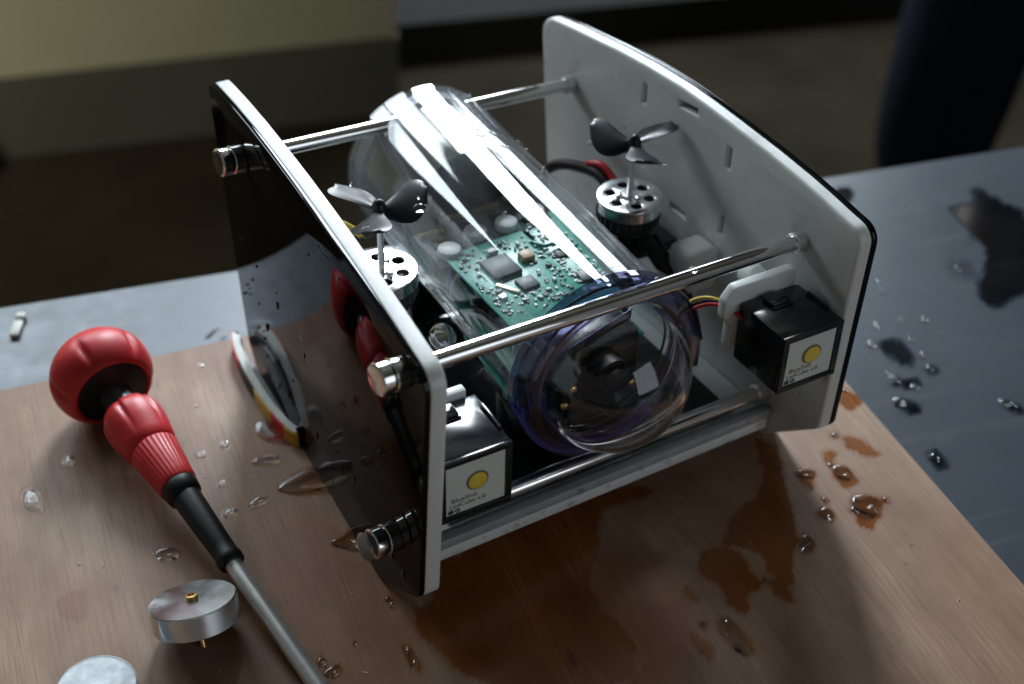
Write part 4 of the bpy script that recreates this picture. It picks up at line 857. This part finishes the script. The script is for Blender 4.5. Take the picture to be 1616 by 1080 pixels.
# ------------------------------------------------------------------ water on board and table
names_ = ['puddle beside the tape loop', 'small puddle left of the long puddle by the panel', 'long puddle reaching under the black panel', 'thin puddle between screwdriver collar and long puddle', 'puddle below the lower chrome bolt', 'small puddle left of the screwdriver sleeve', 'glinting puddle just right of the white panel foot', 'lowest glinting puddle right of the white panel', 'rightmost upper puddle beside the white panel', 'round ringed drop in front of the white panel']
for (h, poly), nm in zip(DATA['puddle'], names_):
    tag(mk('puddle', *puddle(poly, .0002, h), WATER, None, True, loc=(poly[0][0], poly[0][1], 0)), nm+', clear water on the plywood', 'puddle', 'puddles of water on the plywood')
V = []; F = []
for x, y, rx, ry in DATA['wdrop']: V, F = join((V, F), drop((x, y, .0002), (0, 0, 1), rx, ry, min(rx, ry)*.34, R(-10)))
for k in range(150):
    a = random.uniform(.02, .85); b = random.uniform(.0, .5); p = bpt(a, b, .0002)
    if -.01 < p.x < .275 and p.y > -.0: continue
    r_ = random.uniform(.0005, .0013); V, F = join((V, F), drop(p, (0, 0, 1), r_, r_, r_*.36))
tag(mk('water_drops', V, F, WATER, None, True), 'small clear water drops scattered over the plywood board', 'water drops', kind='stuff')
V = []; F = []
for x, y, rx, ry in DATA['tdrop']: V, F = join((V, F), drop((x, y, TZ+.0002), (0, 0, 1), rx, ry, min(rx, ry)*.42))
tag(mk('water_drops', V, F, WATER, None, True), 'small water drops scattered over the grey table right of the robot', 'water drops', kind='stuff')

BK = thing('floor_bucket', (-.02, 1.95, -.8), 'dark round bucket standing on the floor in front of the wall plinth', 'bucket')
mk('bucket_body', *lathe((-.02, 1.95, -.7995), (0, 0, 1), [(0, .055), (.002, .058), (.09, .066), (.092, .068), (.092, .062), (.004, .054), (.004, .001)], 40), BLKR, BK, 40)
mk('bucket_handle', *tube_path([(-.084, 1.95, -.712), (-.06, 1.93, -.705), (-.02, 1.905, -.704), (.02, 1.93, -.705), (.044, 1.95, -.712)], .003), STEEL, BK, True)

# ------------------------------------------------------------------ person beyond the table
PX, PY = 1.588, .965
def person():
    J = {'pel': (0, 0, .92, .15, .11), 'sp': (0, 0, 1.12, .14, .10), 'ch': (0, 0, 1.32, .17, .12), 'nk': (0, 0, 1.50, .055, .055), 'hd0': (0, -.01, 1.60, .075, .09), 'hd': (0, -.01, 1.70, .075, .09),
         'hL': (-.10, 0, .86, .15, .13), 'kL': (-.12, -.02, .48, .13, .12), 'aL': (-.14, 0, .12, .12, .11), 'fL': (-.15, -.13, .04, .04, .03),
         'hR': (.10, 0, .86, .13, .12), 'kR': (.12, .0, .48, .13, .12), 'aR': (.14, .05, .12, .12, .11), 'fR': (.14, -.08, .04, .04, .03),
         'sL': (-.19, 0, 1.40, .06, .06), 'eL': (-.27, 0, 1.13, .045, .045), 'wL': (-.22, -.16, .98, .03, .03),
         'sR': (.19, 0, 1.40, .06, .06), 'eR': (.27, 0, 1.13, .045, .045), 'wR': (.24, -.14, .96, .03, .03)}
    E = [('pel', 'sp'), ('sp', 'ch'), ('ch', 'nk'), ('nk', 'hd0'), ('hd0', 'hd'), ('pel', 'hL'), ('hL', 'kL'), ('kL', 'aL'), ('aL', 'fL'), ('pel', 'hR'), ('hR', 'kR'), ('kR', 'aR'), ('aR', 'fR'), ('ch', 'sL'), ('sL', 'eL'), ('eL', 'wL'), ('ch', 'sR'), ('sR', 'eR'), ('eR', 'wR')]
    ks = list(J); me = bpy.data.meshes.new('person_body'); me.from_pydata([Vector(J[k][:3]) for k in ks], [(ks.index(a), ks.index(b)) for a, b in E], [])
    ob = bpy.data.objects.new('body', me); COL.objects.link(ob)
    md = ob.modifiers.new('skin', 'SKIN'); sub = ob.modifiers.new('sub', 'SUBSURF'); sub.levels = 2; sub.render_levels = 2
    if not me.skin_vertices: me.attributes.new
    for i, k in enumerate(ks):
        sv = me.skin_vertices[0].data[i]; sv.radius = J[k][3:5]; sv.use_root = (k == 'pel')
    bpy.context.view_layer.update()
    m2 = bpy.data.meshes.new_from_object(ob.evaluated_get(bpy.context.evaluated_depsgraph_get()))
    V = [v.co.copy() for v in m2.vertices]; F = [tuple(p.vertices) for p in m2.polygons]; bpy.data.objects.remove(ob)
    return V, F
try:
    V, F = person()
    root = thing('person', (PX, PY, -.8), 'person in dark navy clothes standing beyond the table at the right edge', 'person')
    Mz = Matrix.Rotation(R(-35), 3, 'Z')
    fnp = lambda v: Mz @ Vector(v)+Vector((PX, PY, -.8))
    bo = mk('body', [fnp(v) for v in V], F, NAVY, root, True)
    bo.data.materials.append(SKIN); bo.data.materials.append(SHOE)
    for p in bo.data.polygons:
        z = sum(V[i].z for i in p.vertices)/len(p.vertices)
        xx = abs(sum(V[i].x for i in p.vertices)/len(p.vertices)); yy = sum(V[i].y for i in p.vertices)/len(p.vertices)
        if z > 1.50 or (xx > .17 and z < 1.06 and z > .85 and yy < -.06): p.material_index = 1
        elif z < .09: p.material_index = 2
    hv = lathe((0, .0, 1.62), (0, .25, 1), [(0, .098), (.05, .100), (.10, .085), (.135, .05), (.148, .01)], 32)
    mk('hair', [fnp(v) for v in hv[0]], hv[1], HAIR, root, True)
except Exception as ex:
    print('person failed', ex)
SC.render.engine = 'CYCLES'
SC.cycles.max_bounces = 14; SC.cycles.transparent_max_bounces = 24; SC.cycles.transmission_bounces = 10
SC.cycles.caustics_reflective = False; SC.cycles.caustics_refractive = False
